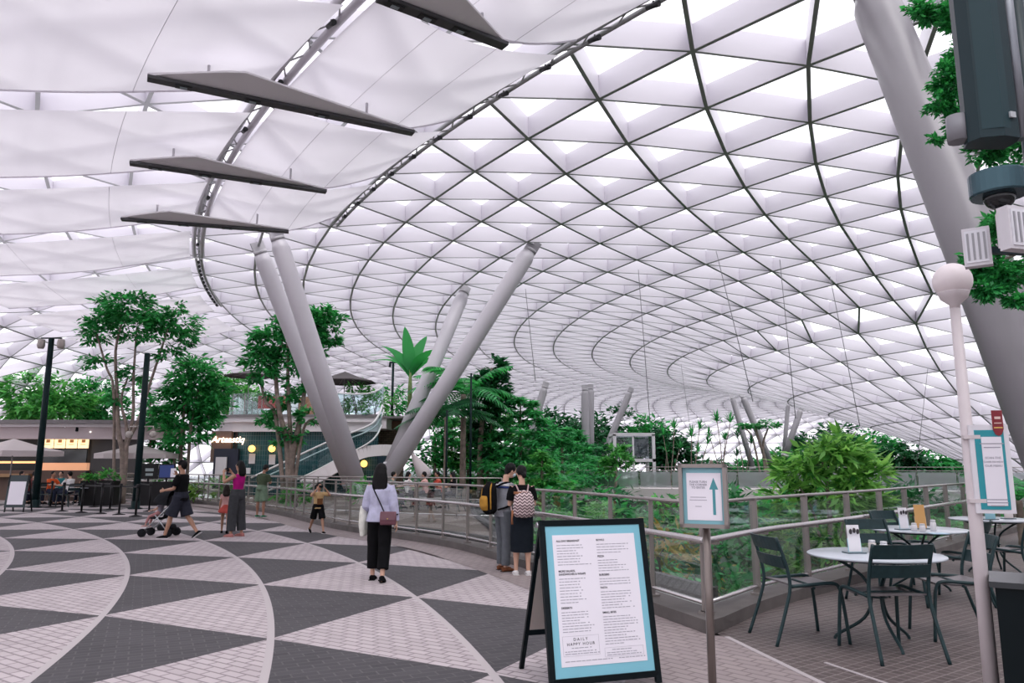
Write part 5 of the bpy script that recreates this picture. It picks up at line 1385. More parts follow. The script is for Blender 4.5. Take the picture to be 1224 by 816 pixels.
p = gp(187, 604); o = thing('screen_stand', 'black stand with two dark screens and a white notice behind the stroller', 'screen', p)
mb = MB(); mb.box((0, 0, .48), (1.55, .3, .96)); mb.build('cabinet', M_blk, o)
mb = MB(); mb.box((-.42, 0, 1.38), (.78, .06, .62)); s1 = mb.build('screen', M_blk, o)
mb = MB(); mb.box((-.38, -.034, 1.44), (.34, .004, .12)); mb.box((-.38, -.034, 1.25), (.30, .004, .1)); mb.build('picture', mat('screen_grey', (.25, .30, .30), .4), s1)
mb = MB(); mb.box((.33, 0, 1.38), (.66, .06, .6)); s2 = mb.build('screen', M_blk, o); mb = MB(); mb.box((.33, -.034, 1.38), (.58, .004, .5)); mb.build('picture', mat('screen_blue', (.02, .05, .22), .4), s2)
mb = MB(); mb.box((.62, -.06, 1.32), (.22, .01, .36)); mb.build('notice', M_paper, o)
for s in (-.42, .33):
    mb = MB(); mb.bar((s, 0, .95), (s, 0, 1.1), .06, .06); mb.build('bracket', M_blk, o)
# ------------------------------------------------------------------ people
def remesh(mb, name, m, parent, vox=.011, smooth=3, dec=None):
    me = bpy.data.meshes.new('raw'); me.from_pydata(mb.v, [], mb.f); me.update()
    o = bpy.data.objects.new('raw', me); C.objects.link(o)
    r = o.modifiers.new('r', 'REMESH'); r.mode = 'VOXEL'; r.voxel_size = vox; r.use_smooth_shade = True
    if smooth: s = o.modifiers.new('s', 'SMOOTH'); s.factor = .5; s.iterations = smooth
    if dec: d = o.modifiers.new('d', 'DECIMATE'); d.ratio = dec
    dgr = bpy.context.evaluated_depsgraph_get()
    out = bpy.data.meshes.new_from_object(o.evaluated_get(dgr)); out.name = name
    bpy.data.objects.remove(o); bpy.data.meshes.remove(me)
    out.materials.clear(); out.materials.append(m)
    out.polygons.foreach_set('use_smooth', [True] * len(out.polygons))
    n = bpy.data.objects.new(name, out); C.objects.link(n)
    if parent is not None: n.parent = parent
    return n
SKIN = [mat('skin_light', (.55, .33, .24), .5, spec=.4), mat('skin_tan', (.42, .23, .15), .5, spec=.4), mat('skin_brown', (.28, .14, .09), .5, spec=.4)]
HAIR = mat('hair_black', (.006, .0055, .006), .55, var=.4, vscale=60, spec=.15); HAIR2 = mat('hair_dark', (.014, .009, .008), .5, spec=.15)
def V3(*a): return Vector(a)
def dirv(a, b, s): return Vector((math.sin(b) * s, math.sin(a) * math.cos(b), -math.cos(a) * math.cos(b)))
R_ = math.radians
class Person:
    def __init__(s, label, loc, face, H=1.7, skin=0, armL=(5, 8, 8), armR=(5, 8, 8), legL=(2, 2, 2), legR=(-2, 2, 2), lean=0, head=(0, 0), female=False, vox=.011, sit=None, foreL=None, foreR=None, child=False, curl=.5):
        s.o = thing('person', label, 'person', loc, math.atan2(face[1], face[0]) - PI / 2)
        k = s.k = H / 1.70; s.vox = vox; s.fem = female; s.skin = SKIN[skin]
        hz = .90 * k; s.hips = {}; s.J = {}
        hw = (.085 if female else .09) * k; sw = (.165 if female else .19) * k * (.9 if child else 1)
        low = 9
        for n, sd, (a, b, kb) in (('L', -1, legL), ('R', 1, legR)):
            h = V3(sd * hw, 0, 0); kn = h + dirv(R_(a), R_(b), sd) * .43 * k; an = kn + dirv(R_(a - kb), R_(b * .5), sd) * .41 * k
            s.J['hip' + n], s.J['knee' + n], s.J['ank' + n] = h, kn, an; s.J['sh_a' + n] = a - kb; low = min(low, an.z)
        rise = (sit if sit is not None else -low + .075 * k)
        for q in list(s.J):
            if isinstance(s.J[q], Vector): s.J[q] = s.J[q] + V3(0, 0, rise)
        pel = V3(0, 0, rise); la = R_(lean)
        up = V3(0, math.sin(la), math.cos(la)); s.up = up; s.pel = pel
        def T(f, z, x=0): return pel + up * (z * k) + V3(0, math.cos(la), -math.sin(la)) * (f * k) + V3(x, 0, 0)
        s.T = T
        s.neck = T(0.0, .56); s.hc = T(.02, .705) + V3(0, head[1] * .03, 0)
        for n, sd, (a, b, eb), fo in (('L', -1, armL, foreL), ('R', 1, armR, foreR)):
            sh = T(-.005, .475, sd * sw); el = sh + dirv(R_(a), R_(b), sd) * .285 * k
            fd = dirv(R_(a + eb), R_(b), sd) if fo is None else ((T(*fo[1:]) - el).normalized() if fo[0] == 'T' else Vector(fo).normalized())
            wr = el + fd * .25 * k
            s.J['sh' + n], s.J['el' + n], s.J['wr' + n], s.J['fd' + n] = sh, el, wr, fd
        s.headrot = Matrix.Rotation(R_(head[0]), 3, 'Z') @ Matrix.Rotation(-R_(head[1] * 10), 3, 'X')
        s.body(curl)
    def torso(s, e=0.0, z0=-.06, z1=.50, w=1.0):
        k = s.k; f = s.fem
        prof = [(-.06, .155 if f else .15, .105), (0.02, .170 if f else .158, .118), (.10, .148 if f else .148, .105), (.20, .122 if f else .142, .092), (.32, .138 if f else .158, .108), (.42, .158 if f else .178, .102), (.485, .135 if f else .155, .075), (.53, .062, .06)]
        pts = []; rad = []
        zs = sorted(set([z0] + [p[0] for p in prof if z0 < p[0] < z1] + [z1]))
        for z in zs:
            a = float(np.interp(z, [p[0] for p in prof], [p[1] for p in prof])); b = float(np.interp(z, [p[0] for p in prof], [p[2] for p in prof]))
            pts.append(s.T(0, z)); rad.append(((a * w + e) * k, (b * w + e) * k))
        return pts, rad
    def body(s, curl):
        k = s.k; mb = MB(); J = s.J
        p, r = s.torso(-.008); mb.loft(p, r, (1, 0, 0), 18)
        mb.loft([s.T(0, .49), s.neck, s.T(.012, .63)], [(.058 * k, .06 * k), (.05 * k, .052 * k), (.05 * k, .054 * k)])
        R = s.headrot; hc = s.hc; kk = k if k > .85 else k * 1.12
        mb.ball(hc, (.074 * kk, .093 * kk, .108 * kk), 18, M=R)
        mb.ball(hc + R @ V3(0, .022, -.062) * kk, (.054 * kk, .062 * kk, .058 * kk), 14, M=R)
        mb.loft([hc + R @ V3(0, .088, .012) * kk, hc + R @ V3(0, .108, -.024) * kk, hc + R @ V3(0, .086, -.034) * kk], [.009 * kk, .014 * kk, .012 * kk], n=8)
        for sd in (-1, 1): mb.ball(hc + R @ V3(sd * .076, -.005, -.012) * kk, (.012 * kk, .020 * kk, .030 * kk), 8, M=R)
        for n, sd in (('L', -1), ('R', 1)):
            sh, el, wr, fd = J['sh' + n], J['el' + n], J['wr' + n], J['fd' + n]
            mb.loft([sh + (sh - el).normalized() * .02 * k, sh.lerp(el, .25), sh.lerp(el, .6), el, el.lerp(wr, .3), el.lerp(wr, .7), wr], [q * k for q in (.045, .050, .044, .038, .040, .031, .025)], n=12)
            side = fd.cross(V3(sd, 0, 0)); side = side.normalized() if side.length > .1 else V3(0, 1, 0)
            nrm_ = fd.cross(side).normalized(); hd = wr + fd * .045 * k
            if nrm_.x * sd > 0: nrm_ = -nrm_      # palm looks inwards
            mb.loft([wr - fd * .01 * k, wr + fd * .03 * k, wr + fd * .085 * k], [(.022 * k, .018 * k), (.038 * k, .015 * k), (.040 * k, .013 * k)], side, 12)
            for i in range(4):
                b0 = wr + fd * .078 * k + side * (.028 - .0185 * i) * k; L = (.070, .078, .072, .058)[i] * k
                d1 = (fd + nrm_ * curl * .35).normalized(); d2 = (fd + nrm_ * curl * 1.3).normalized(); d3 = (fd * .5 + nrm_ * curl * 1.6).normalized()
                mb.tube([b0 - fd * .02 * k, b0 + d1 * L * .45, b0 + d1 * L * .45 + d2 * L * .32, b0 + d1 * L * .45 + d2 * L * .32 + d3 * L * .25], [.0105 * k, .0098 * k, .0092 * k, .0082 * k], 8)
            t0 = wr + fd * .022 * k + side * .03 * k; mb.tube([t0 - side * .012 * k, t0 + (side * .8 + fd * .7 + nrm_ * .3) * .032 * k, t0 + (side * .9 + fd * 1.5 + nrm_ * .6) * .042 * k], [.0125 * k, .0112 * k, .0092 * k], 8)
            h, kn, an = J['hip' + n], J['knee' + n], J['ank' + n]
            mb.loft([h + V3(0, 0, .03 * k), h.lerp(kn, .25), h.lerp(kn, .7), kn, kn.lerp(an, .3) + V3(0, -.012 * k, 0), kn.lerp(an, .75), an], [q * k for q in (.085, .084, .062, .052, .054, .037, .034)], n=14)
            fa = R_(J['sh_a' + n]); toe = V3(0, math.cos(fa), math.sin(fa)) if fa < -.25 else V3(0, 1, 0)
            dn = V3(0, math.sin(fa), -math.cos(fa)) if fa < -.25 else V3(0, 0, -1)
            J['toe' + n] = toe; J['dn' + n] = dn
            mb.loft([an - toe * .055 * k + dn * .045 * k, an + dn * .04 * k, an + toe * .09 * k + dn * .05 * k, an + toe * .165 * k + dn * .058 * k], [(.03 * k, .03 * k), (.034 * k, .04 * k), (.043 * k, .026 * k), (.034 * k, .015 * k)], (1, 0, 0), 12)
        s.bodyo = remesh(mb, 'body', s.skin, s.o, s.vox, 2)
        for sd in (-1, 1):
            e = MB(); c = hc + R @ V3(sd * .031, .084, .008) * kk; e.ball(c, (.0125 * kk, .008 * kk, .008 * kk), 10, M=R); q = e.build('eye', mat('eye_white', (.7, .68, .66), .2), s.o)
            e = MB(); e.ball(c + R @ V3(0, .006, 0) * kk, .0055 * kk, 8); e.build('iris', mat('iris_dark', (.02, .012, .01), .2), q)
            e = MB(); e.tube([hc + R @ V3(sd * .016, .090, .026) * kk, hc + R @ V3(sd * .034, .088, .031) * kk, hc + R @ V3(sd * .050, .078, .026) * kk], .0035 * kk, 6); e.build('eyebrow', HAIR, s.o)
        e = MB(); e.tube([hc + R @ V3(-.022, .079, -.062) * kk, hc + R @ V3(0, .0865, -.060) * kk, hc + R @ V3(.022, .079, -.062) * kk], .005 * kk, 6); e.build('mouth', mat('lips', (.36, .13, .11), .5), s.o)
        s.kk = kk
    def cloth(s, mb, name, m, smooth=2, vox=None): return remesh(mb, name, m, s.o, vox or s.vox * 1.1, smooth)
    def top(s, m, e=.014, z0=-.02, sleeve=1.0, name='shirt', fore=0.0, loose=1.0, w=1.0, sl_e=.014, armless=False):
        k = s.k; mb = MB(); p, r = s.torso(e, z0, .515, w); r[0] = (r[0][0] * loose, r[0][1] * loose); mb.loft(p, r, (1, 0, 0), 18)
        if not armless:
            for n in 'LR':
                sh, el, wr = s.J['sh' + n], s.J['el' + n], s.J['wr' + n]
                pts = [sh + (sh - el).normalized() * .02 * k, sh.lerp(el, min(1, sleeve) * .5), sh.lerp(el, min(1, sleeve))]; rad = [.036 + sl_e * .5, .050 + sl_e, .046 + sl_e * 1.2]
                if fore > 0: pts += [el.lerp(wr, fore * .5), el.lerp(wr, fore)]; rad += [.042 + sl_e * 1.2, .032 + sl_e]
                mb.loft(pts, [q * k for q in rad], n=12)
        return s.cloth(mb, name, m)
    def pants(s, m, hem=.95, e=.014, wide=1.0, name='trousers', z1=.13):
        k = s.k; mb = MB(); p, r = s.torso(e, -.06, z1); mb.loft(p, r, (1, 0, 0), 18)
        for n in 'LR':
            h, kn, an = s.J['hip' + n], s.J['knee' + n], s.J['ank' + n]
            pts = [h + V3(0, 0, .04 * k), h.lerp(kn, .3), h.lerp(kn, .75)]; rad = [.088 + e, .086 + e, .064 + e * wide]
            if hem <= .5: pts = pts[:2] + [h.lerp(kn, hem * 2)]; rad = rad[:2] + [.072 + e * 1.6 * wide]
            else:
                t = (hem - .5) * 2; pts += [kn, kn.lerp(an, t * .5), kn.lerp(an, t)]; rad += [.055 + e * wide, .054 + e * wide, .042 + e * wide * 1.2]
            mb.loft(pts, [q * k for q in rad], n=14)
        return s.cloth(mb, name, m)
    def skirt(s, m, hem_z, r0, r1, name='skirt'):
        k = s.k; mb = MB(); top = s.T(0, .14)
        mb.loft([top, s.T(0, .0), V3(0, 0, (s.pel.z + hem_z) / 2), V3(0, .01, hem_z)], [(.14 * k, .115 * k), (.185 * k, .14 * k), ((r0 + r1) / 2 * k, r0 * .8 * k), (r1 * k, r1 * .8 * k)], (1, 0, 0), 20)
        return s.cloth(mb, name, m)
    def shoes(s, m, sole=None, heel=0):
        k = s.k
        for n in 'LR':
            an, toe, dn = s.J['ank' + n], s.J['toe' + n], s.J['dn' + n]; mb = MB()
            mb.loft([an - toe * .065 * k + dn * .04 * k, an - toe * .01 * k + dn * .032 * k, an + toe * .09 * k + dn * .045 * k, an + toe * .185 * k + dn * .058 * k], [(.036 * k, .036 * k), (.042 * k, .042 * k), (.05 * k, .03 * k), (.038 * k, .017 * k)], (1, 0, 0), 12)
            q = s.cloth(mb, 'shoe', m, 1)
            mb = MB(); c = an + toe * .055 * k + dn * .070 * k; Mx = Matrix((Vector((1, 0, 0)), toe, -dn)).transposed()
            if heel: mb.bar(an - toe * .05 * k + dn * .05 * k, an - toe * .045 * k + dn * .078 * k, .02, .02)
            mb.box(c, (.085 * k, .25 * k, .014 * k), M=Mx); mb.build('sole', sole or m, q)
    def hair(s, m, kind='short', L=.3):
        k = s.kk; R = s.headrot; hc = s.hc; mb = MB()
        mb.ball(hc + R @ V3(0, -.020, .024) * k, (.090 * k, .098 * k, .104 * k), 16, M=R)
        if kind == 'long':
            b = [hc + R @ V3(0, -.05, .06) * k, hc + R @ V3(0, -.075, -.04) * k, hc + R @ V3(0, -.085, -.12) * k, hc + V3(0, -.095, -L * .8) * 1.0, hc + V3(0, -.09, -L)]
            mb.loft(b, [(.085 * k, .055 * k), (.104 * k, .062 * k), (.118 * k, .056 * k), (.112 * k, .045 * k), (.07 * k, .028 * k)], (1, 0, 0), 14)
        if kind == 'bun': mb.ball(hc + R @ V3(0, -.105, -.07) * k, .042 * k, 10); mb.loft([hc + R @ V3(0, -.09, -.03) * k, hc + R @ V3(0, -.1, -.12) * k], [(.05 * k, .035 * k), (.03 * k, .025 * k)], (1, 0, 0), 10)
        if kind == 'short': mb.loft([hc + R @ V3(0, -.045, .05) * k, hc + R @ V3(0, -.062, -.05) * k, hc + R @ V3(0, -.055, -.085) * k], [(.078 * k, .05 * k), (.072 * k, .035 * k), (.055 * k, .02 * k)], (1, 0, 0), 12)
        return s.cloth(mb, 'hair', m, 2)
    def cap(s, m):
        k = s.kk; R = s.headrot; hc = s.hc; mb = MB(); mb.ball(hc + R @ V3(0, -.004, .045) * k, (.088 * k, .102 * k, .082 * k), 16, M=R)
        mb.loft([hc + R @ V3(0, .07, .05) * k, hc + R @ V3(0, .17, .035) * k], [(.075 * k, .012 * k), (.05 * k, .009 * k)], (1, 0, 0), 12)
        return s.cloth(mb, 'cap', m, 1)
    def w(s, v):
        "local point to world"
        M = Matrix.Rotation(s.o.rotation_euler.z, 3, 'Z'); return s.o.location + M @ Vector(v)
def fab(n, c=None, r=.85):
    return mat('cloth_' + n, c, r, var=.12, vscale=14, spec=.08)
F_black = fab('black', (.006, .006, .007)); F_lav = fab('lavender', (.46, .46, .60)); F_white = fab('white', (.68, .66, .66)); F_navy = fab('navy', (.02, .025, .045))

# woman walking away, pale blouse
P1 = Person('woman in a pale lavender blouse and black cropped trousers walking away from us', gp(452, 694), (.02, 1), 1.62, 0, armL=(8, 10, 45), armR=(-4, 9, 8), legL=(10, 2, 8), legR=(-9, 1, 10), female=True, vox=.009)
P1.top(F_lav, .028, -.045, 1.0, 'blouse', fore=.93, loose=1.15, sl_e=.022); P1.pants(F_black, .88, .014, 2.6, z1=.03); P1.hair(HAIR, 'long', .40); P1.shoes(F_black, heel=1)
k = P1.k
hb = thing('handbag', 'plum crossbody handbag on the hip of the woman in lavender', 'bag', P1.w((.15, -.17, .88)), P1.o.rotation_euler.z)
mb = MB(); mb.loft([(-.115, 0, 0), (-.11, 0, 0), (.11, 0, 0), (.115, 0, 0)], [(.03, .08), (.045, .095), (.045, .095), (.03, .08)], (0, 1, 0), 16); remesh(mb, 'pouch', mat('bag_plum', (.17, .065, .085), .45), hb, .009, 2)
mb = MB(); mb.box((0, -.047, .035), (.2, .008, .11), M=Matrix.Rotation(-.15, 3, 'X')); mb.build('flap', mat('bag_plum_dark', (.13, .05, .066), .4), hb)
mb = MB(); mb.tube(smooth_path([(-.05, .02, .06), (-.14, .03, .24), (-.235, .06, .42), (-.26, .13, .52), (-.26, .20, .54), (-.21, .285, .46), (-.02, .30, .2), (.11, .15, .06), (.10, .04, .05)], 6), .009, 6); mb.build('strap', F_black, hb)
mb = MB(); mb.ball((0, -.055, -.005), .012, 8); mb.build('clasp', mat('brass', (.5, .35, .12), .3, metal=1), hb)
wr = P1.J['elL'].lerp(P1.J['wrL'], .55)
cj = thing('coat', 'white folded coat over the left arm of the woman in lavender', 'coat', P1.w(wr), P1.o.rotation_euler.z)
mb = MB(); mb.loft([(-.02, -.03, .06), (-.03, -.03, -.05), (-.035, -.04, -.2), (-.03, -.03, -.36)], [(.06, .075), (.065, .10), (.062, .10), (.045, .085)], (1, 0, 0), 14); mb.loft([(-.02, .05, .05), (-.02, .09, -.1), (-.01, .08, -.28)], [(.05, .05), (.05, .06), (.04, .06)], (1, 0, 0), 12)
remesh(mb, 'drape', fab('coat_white', (.66, .66, .60)), cj, .011, 3)

# couple by the railing
P2 = Person('man in a grey striped jacket with a backpack, looking down beside the railing', gp(602, 682), (.86, .5), 1.62, 0, armL=(4, 6, 75), armR=(4, 6, 85), foreL=(.6, .75, .12), foreR=(-.6, .7, .2), legL=(3, 3, 4), legR=(-1, 3, 3), head=(-10, 2.2), lean=4, vox=.009)
F_gj = fab('jacket_grey', (.28, .29, .32)); P2.top(F_gj, .026, -.05, 1.0, 'jacket', fore=.95, loose=1.08, sl_e=.022); P2.pants(fab('trousers_grey', (.12, .13, .145)), .97, .018, 1.3); P2.hair(HAIR, 'short'); P2.shoes(fab('shoe_brown', (.16, .06, .03)), fab('sole_dark', (.03, .03, .03)))
for z, m_ in ((.46, fab('stripe_white', (.62, .62, .64))), (.425, fab('stripe_blue', (.03, .05, .16)))):
    mb = MB(); mb.loft([P2.T(0, z - .016), P2.T(0, z + .016)], [(.222 * P2.k, .142 * P2.k)] * 2, (1, 0, 0), 24); mb.build('jacket_stripe', m_, P2.o)
mb = MB(); mb.ball(P2.hc + P2.headrot @ V3(0, .062, -.048) * P2.kk, (.055, .042, .045), 12, M=P2.headrot); mb.build('face_mask', fab('mask_pale', (.55, .66, .70)), P2.o)
bk = thing('backpack', 'black and mustard backpack on the back of the man in grey', 'backpack', P2.w((0, -.235, 1.12)), P2.o.rotation_euler.z)
mb = MB(); mb.loft([(0, .0, -.24), (0, -.015, -.2), (0, -.03, -.02), (0, -.02, .14), (0, .01, .215), (0, .02, .235)], [(.11, .06), (.15, .10), (.155, .115), (.14, .10), (.10, .06), (.05, .03)], (1, 0, 0), 18); remesh(mb, 'pack', F_black, bk, .011, 2)
mb = MB(); mb.loft([(0, -.10, -.19), (0, -.125, -.12), (0, -.125, -.02), (0, -.11, .03)], [(.09, .03), (.115, .045), (.115, .045), (.09, .025)], (1, 0, 0), 14); remesh(mb, 'front_pocket', fab('mustard', (.42, .22, .04)), bk, .011, 2)
for sd in (-1, 1):
    mb = MB(); mb.tube(smooth_path([(sd * .13, -.07, -.17), (sd * .15, -.085, 0), (sd * .125, -.07, .14), (sd * .07, -.02, .22)], 5), .012, 6); mb.build('side_trim', fab('mustard'), bk)
    mb = MB(); mb.tube(smooth_path([(sd * .09, .05, .17), (sd * .115, .16, .222), (sd * .125, .27, .225), (sd * .135, .365, .10), (sd * .15, .345, -.05), (sd * .165, .22, -.13), (sd * .14, .05, -.18)], 5), .017, 6); mb.build('shoulder_strap', F_black, bk)
P3 = Person('woman in a long black dress with dark tied hair standing beside the man in grey', gp(624, 687), (-.12, 1), 1.58, 0, armL=(6, 7, 80), armR=(4, 8, 40), foreL=(.3, .8, .2), foreR=(-.5, .75, .1), legL=(2, 1, 2), legR=(-2, 1, 2), head=(15, 2.0), female=True, vox=.009)
P3.top(F_black, .018, -.02, .75, 'black_top', sl_e=.02); P3.skirt(fab('skirt_black', (.012, .016, .022)), .34, .20, .185); P3.hair(HAIR, 'bun'); P3.shoes(F_white, F_white)
zig = bpy.data.materials.new('zigzag_print'); zig.use_nodes = True; nt = zig.node_tree; bs = nt.nodes['Principled BSDF']; bs.inputs['Roughness'].default_value = .7
tc = nt.nodes.new('ShaderNodeTexCoord'); sp_ = nt.nodes.new('ShaderNodeSeparateXYZ'); nt.links.new(tc.outputs['Object'], sp_.inputs[0])
def mth(op, a, b=None):
    n = nt.nodes.new('ShaderNodeMath'); n.operation = op
    for i, q in enumerate((a, b)):
        if q is None: continue
        if isinstance(q, (int, float)): n.inputs[i].default_value = q
        else: nt.links.new(q, n.inputs[i])
    return n.outputs[0]
pp = mth('PINGPONG', sp_.outputs['X'], .035); zz = mth('ADD', mth('MULTIPLY', sp_.outputs['Z'], 1.0), mth('MULTIPLY', pp, .9)); fr = mth('FRACT', mth('MULTIPLY', zz, 22.0)); gt = mth('GREATER_THAN', fr, .5)
rp = nt.nodes.new('ShaderNodeValToRGB'); rp.color_ramp.elements[0].color = (.62, .50, .50, 1); rp.color_ramp.elements[1].color = (.10, .055, .065, 1); nt.links.new(gt, rp.inputs[0]); nt.links.new(rp.outputs[0], bs.inputs['Base Color'])
b3 = thing('rucksack', 'pink and dark zigzag-print rucksack on the back of the woman in black', 'backpack', P3.w((.0, -.20, 1.06)), P3.o.rotation_euler.z)
mb = MB(); mb.loft([(0, .01, -.19), (0, -.01, -.15), (0, -.03, -.02), (0, -.02, .10), (0, .01, .165), (0, .02, .18)], [(.13, .05), (.165, .09), (.165, .105), (.145, .085), (.11, .05), (.06, .03)], (1, 0, 0), 18); remesh(mb, 'pack', zig, b3, .010, 2)
mb = MB(); mb.box((-.05, -.02, .155), (.2, .07, .035)); mb.build('top_flap', fab('tan_leather', (.30, .13, .07)), b3)
for sd in (-1, 1):
    mb = MB(); mb.tube(smooth_path([(sd * .06, .045, .15), (sd * .085, .12, .235), (sd * .10, .21, .265), (sd * .115, .31, .18), (sd * .135, .32, .02), (sd * .165, .18, -.08), (sd * .15, .08, -.13)], 5), .012, 6); mb.build('shoulder_strap', fab('strap_pink', (.45, .32, .32)), b3)
mb = MB(); mb.tube([(-.165, -.02, -.1), (-.18, -.03, -.22), (-.175, -.02, -.30)], [.02, .012, .018], 8); mb.build('tassel', fab('tan_leather'), b3)

# woman in fuchsia taking a picture, girl behind her
P4 = Person('woman in a fuchsia sleeveless top and dark baggy trousers holding up a phone', gp(281, 641), (-.88, .35), 1.69, 1, armL=(58, 14, 35), armR=(62, 14, 40), foreL=('T', .47, .70, -.04), foreR=('T', .47, .70, .05), legL=(4, 3, 4), legR=(-4, 3, 3), female=True, lean=-3, vox=.012)
P4.top(fab('fuchsia', (.36, .010, .16)), .010, .08, .2, 'sleeveless_top', armless=True); P4.pants(fab('charcoal', (.05, .052, .056)), .93, .035, 1.5, z1=.17); P4.hair(HAIR, 'long', .24); P4.shoes(fab('sandal_pink', (.5, .22, .2)))
q = (P4.J['wrL'] + P4.J['wrR']) / 2 + P4.J['fdL'] * .10
ph = MB(); ph.box((0, 0, 0), (.15, .009, .075)); o = ph.build('phone', M_black, None, P4.w(q)); o.rotation_euler = (0, 0, P4.o.rotation_euler.z); tag(o, 'black phone held up by the woman in fuchsia', 'phone')
P5 = Person('girl in a red and white dress half hidden by the woman in fuchsia', gp(268, 637), (-.3, 1), 1.14, 1, armL=(10, 8, 20), legL=(18, 2, 10), legR=(-14, 2, 14), female=True, child=True, vox=.012)
P5.top(fab('red_white', (.52, .30, .28)), .014, -.02, .5, 'dress_top'); P5.skirt(fab('coral', (.45, .085, .07)), .50, .23, .26); P5.hair(HAIR2, 'long', .2); P5.shoes(F_black)

# man with the stroller
P6 = Person('man in black with a cap pushing a stroller, one hand at his face', gp(213, 643), (-1, .12), 1.74, 1, armL=(12, 6, 62), armR=(42, 10, 105), foreL=('T', .44, .14, -.16), foreR=('T', .20, .60, .04), legL=(20, 3, 6), legR=(-16, 3, 20), vox=.012)
P6.top(F_black, .026, -.06, .8, 'black_shirt', loose=1.1, sl_e=.026); P6.pants(fab('dark_print', (.028, .03, .042)), .48, .03, 1.4, 'shorts'); P6.hair(HAIR, 'short'); P6.cap(F_black); P6.shoes(F_black, F_white)
stl = gp(193, 641); st = thing('stroller', 'dark folding stroller with silver handles in front of the man in black', 'stroller', (stl.x - .02, stl.y + .05, 0), PI / 2)   # local y points left in the picture
M_al = mat('alloy', (.45, .46, .48), .3, metal=.8); F_st = fab('stroller_black', (.016, .017, .02))
for sd in (-1, 1):
    mb = MB(); mb.tube([(sd * .2, -.50, 1.0), (sd * .2, -.30, .78), (sd * .2, .05, .42), (sd * .22, .36, .1)], .013, 8); mb.build('frame_tube', M_al, st)
    mb = MB(); mb.tube([(sd * .2, .1, .50), (sd * .23, -.24, .1)], .013, 8); mb.build('rear_leg', M_al, st)
    mb = MB(); mb.tube([(sd * .2, -.52, 1.02), (sd * .2, -.42, .93)], .022, 8); mb.build('handle_grip', F_st, st)
    for y in (.36, -.24):
        for dx in (-.025, .025):
            mb = MB(); mb.lathe([(.03, -.012), (.085, -.016), (.095, 0), (.085, .016), (.03, .012)], (sd * .22 + dx, y, .096), 18, M=Matrix.Rotation(PI / 2, 3, 'Y')); mb.build('wheel', F_st, st)
mb = MB(); mb.loft([(0, -.22, .92), (0, -.16, .68), (0, -.08, .44), (0, .04, .40), (0, .24, .42)], [(.17, .02), (.18, .03), (.18, .03), (.18, .03), (.17, .02)], (1, 0, 0), 12); mb.build('seat_sling', F_st, st)
mb = MB(); N = 10; vs = []
for i in range(7):
    a = -.2 + 1.5 * i / 6
    for j in range(N + 1):
        b_ = PI * j / N; vs.append((.21 * math.cos(b_), -.12 + .36 * math.sin(a) * (.5 + .5 * math.sin(b_)), .72 + .32 * math.cos(a) * math.sin(b_) ** .5))
mb.add(vs, [(i * (N + 1) + j, i * (N + 1) + j + 1, (i + 1) * (N + 1) + j + 1, (i + 1) * (N + 1) + j) for i in range(6) for j in range(N)], 0, True); mb.build('canopy', F_st, st)
mb = MB(); mb.loft([(0, -.26, .20), (0, .05, .2)], [(.16, .08), (.16, .07)], (1, 0, 0), 12); mb.build('basket', F_st, st)
mb = MB(); mb.tube([(-.2, .36, .16), (.2, .36, .16)], .02, 6); mb.build('footrest', F_st, st)
P7 = Person('small child in grey and pink sitting in the stroller', (stl.x - .1, stl.y + .05, 0), (-1, 0), .86, 0, armL=(30, 8, 40), armR=(30, 8, 40), legL=(72, 6, 50), legR=(70, 6, 55), sit=.52, lean=-8, child=True, vox=.012)
P7.top(fab('child_grey', (.30, .28, .33)), .012, -.04, .7); P7.pants(fab('child_pink', (.42, .20, .20)), .9, .012); P7.hair(HAIR2, 'short'); P7.shoes(fab('child_shoe', (.5, .3, .28)))

# man in olive and the boy
P8 = Person('man in an olive shirt and green shorts at the railing with his back to us', gp(311, 618), (.35, 1), 1.62, 2, armL=(12, 10, 55), armR=(12, 10, 75), foreL=('T', .34, .33, -.06), foreR=('T', .34, .35, .08), legL=(2, 5, 2), legR=(-2, 5, 2), head=(-20, 2), lean=8, vox=.013)
P8.top(fab('olive', (.055, .075, .045)), .024, -.05, .8, loose=1.08, sl_e=.024); P8.pants(fab('sage', (.13, .19, .13)), .46, .03, 1.4, 'shorts'); P8.hair(HAIR, 'short'); P8.shoes(fab('green_shoe', (.03, .16, .08)), F_white)
P9 = Person('boy in a yellow-beige shirt and black shorts with both hands raised to his face', gp(379, 637), (.55, -.8), 1.2, 1, armL=(72, 34, 95), armR=(72, 34, 95), foreL=('T', .22, .71, -.07), foreR=('T', .22, .71, .07), legL=(20, 3, 4), legR=(-20, 3, 16), child=True, vox=.012)
P9.top(fab('beige_yellow', (.52, .36, .18)), .018, -.05, .8, loose=1.1, sl_e=.02); P9.pants(F_black, .47, .022, 1.4, 'shorts'); P9.hair(HAIR, 'short'); P9.shoes(F_black, F_white)
pc = MB(); pc.box((0, 0, 0), (.12, .05, .14)); pc.box((0, .027, .03), (.12, .006, .07)); o = pc.build('pouch', fab('pouch_brown', (.16, .07, .03)), None, P9.w(P9.T(.15, .2))); o.rotation_euler = (0, 0, P9.o.rotation_euler.z); tag(o, 'small brown pouch on the chest of the boy', 'pouch')
cmr = MB(); cmr.box((0, 0, 0), (.09, .04, .055)); cmr.tube([(0, .02, 0), (0, .06, 0)], .02, 10); o = cmr.build('toy_camera', M_black, None, P9.w(P9.hc + V3(0, .125, .0))); o.rotation_euler = (0, 0, P9.o.rotation_euler.z); tag(o, 'black camera held to his face by the boy', 'camera')

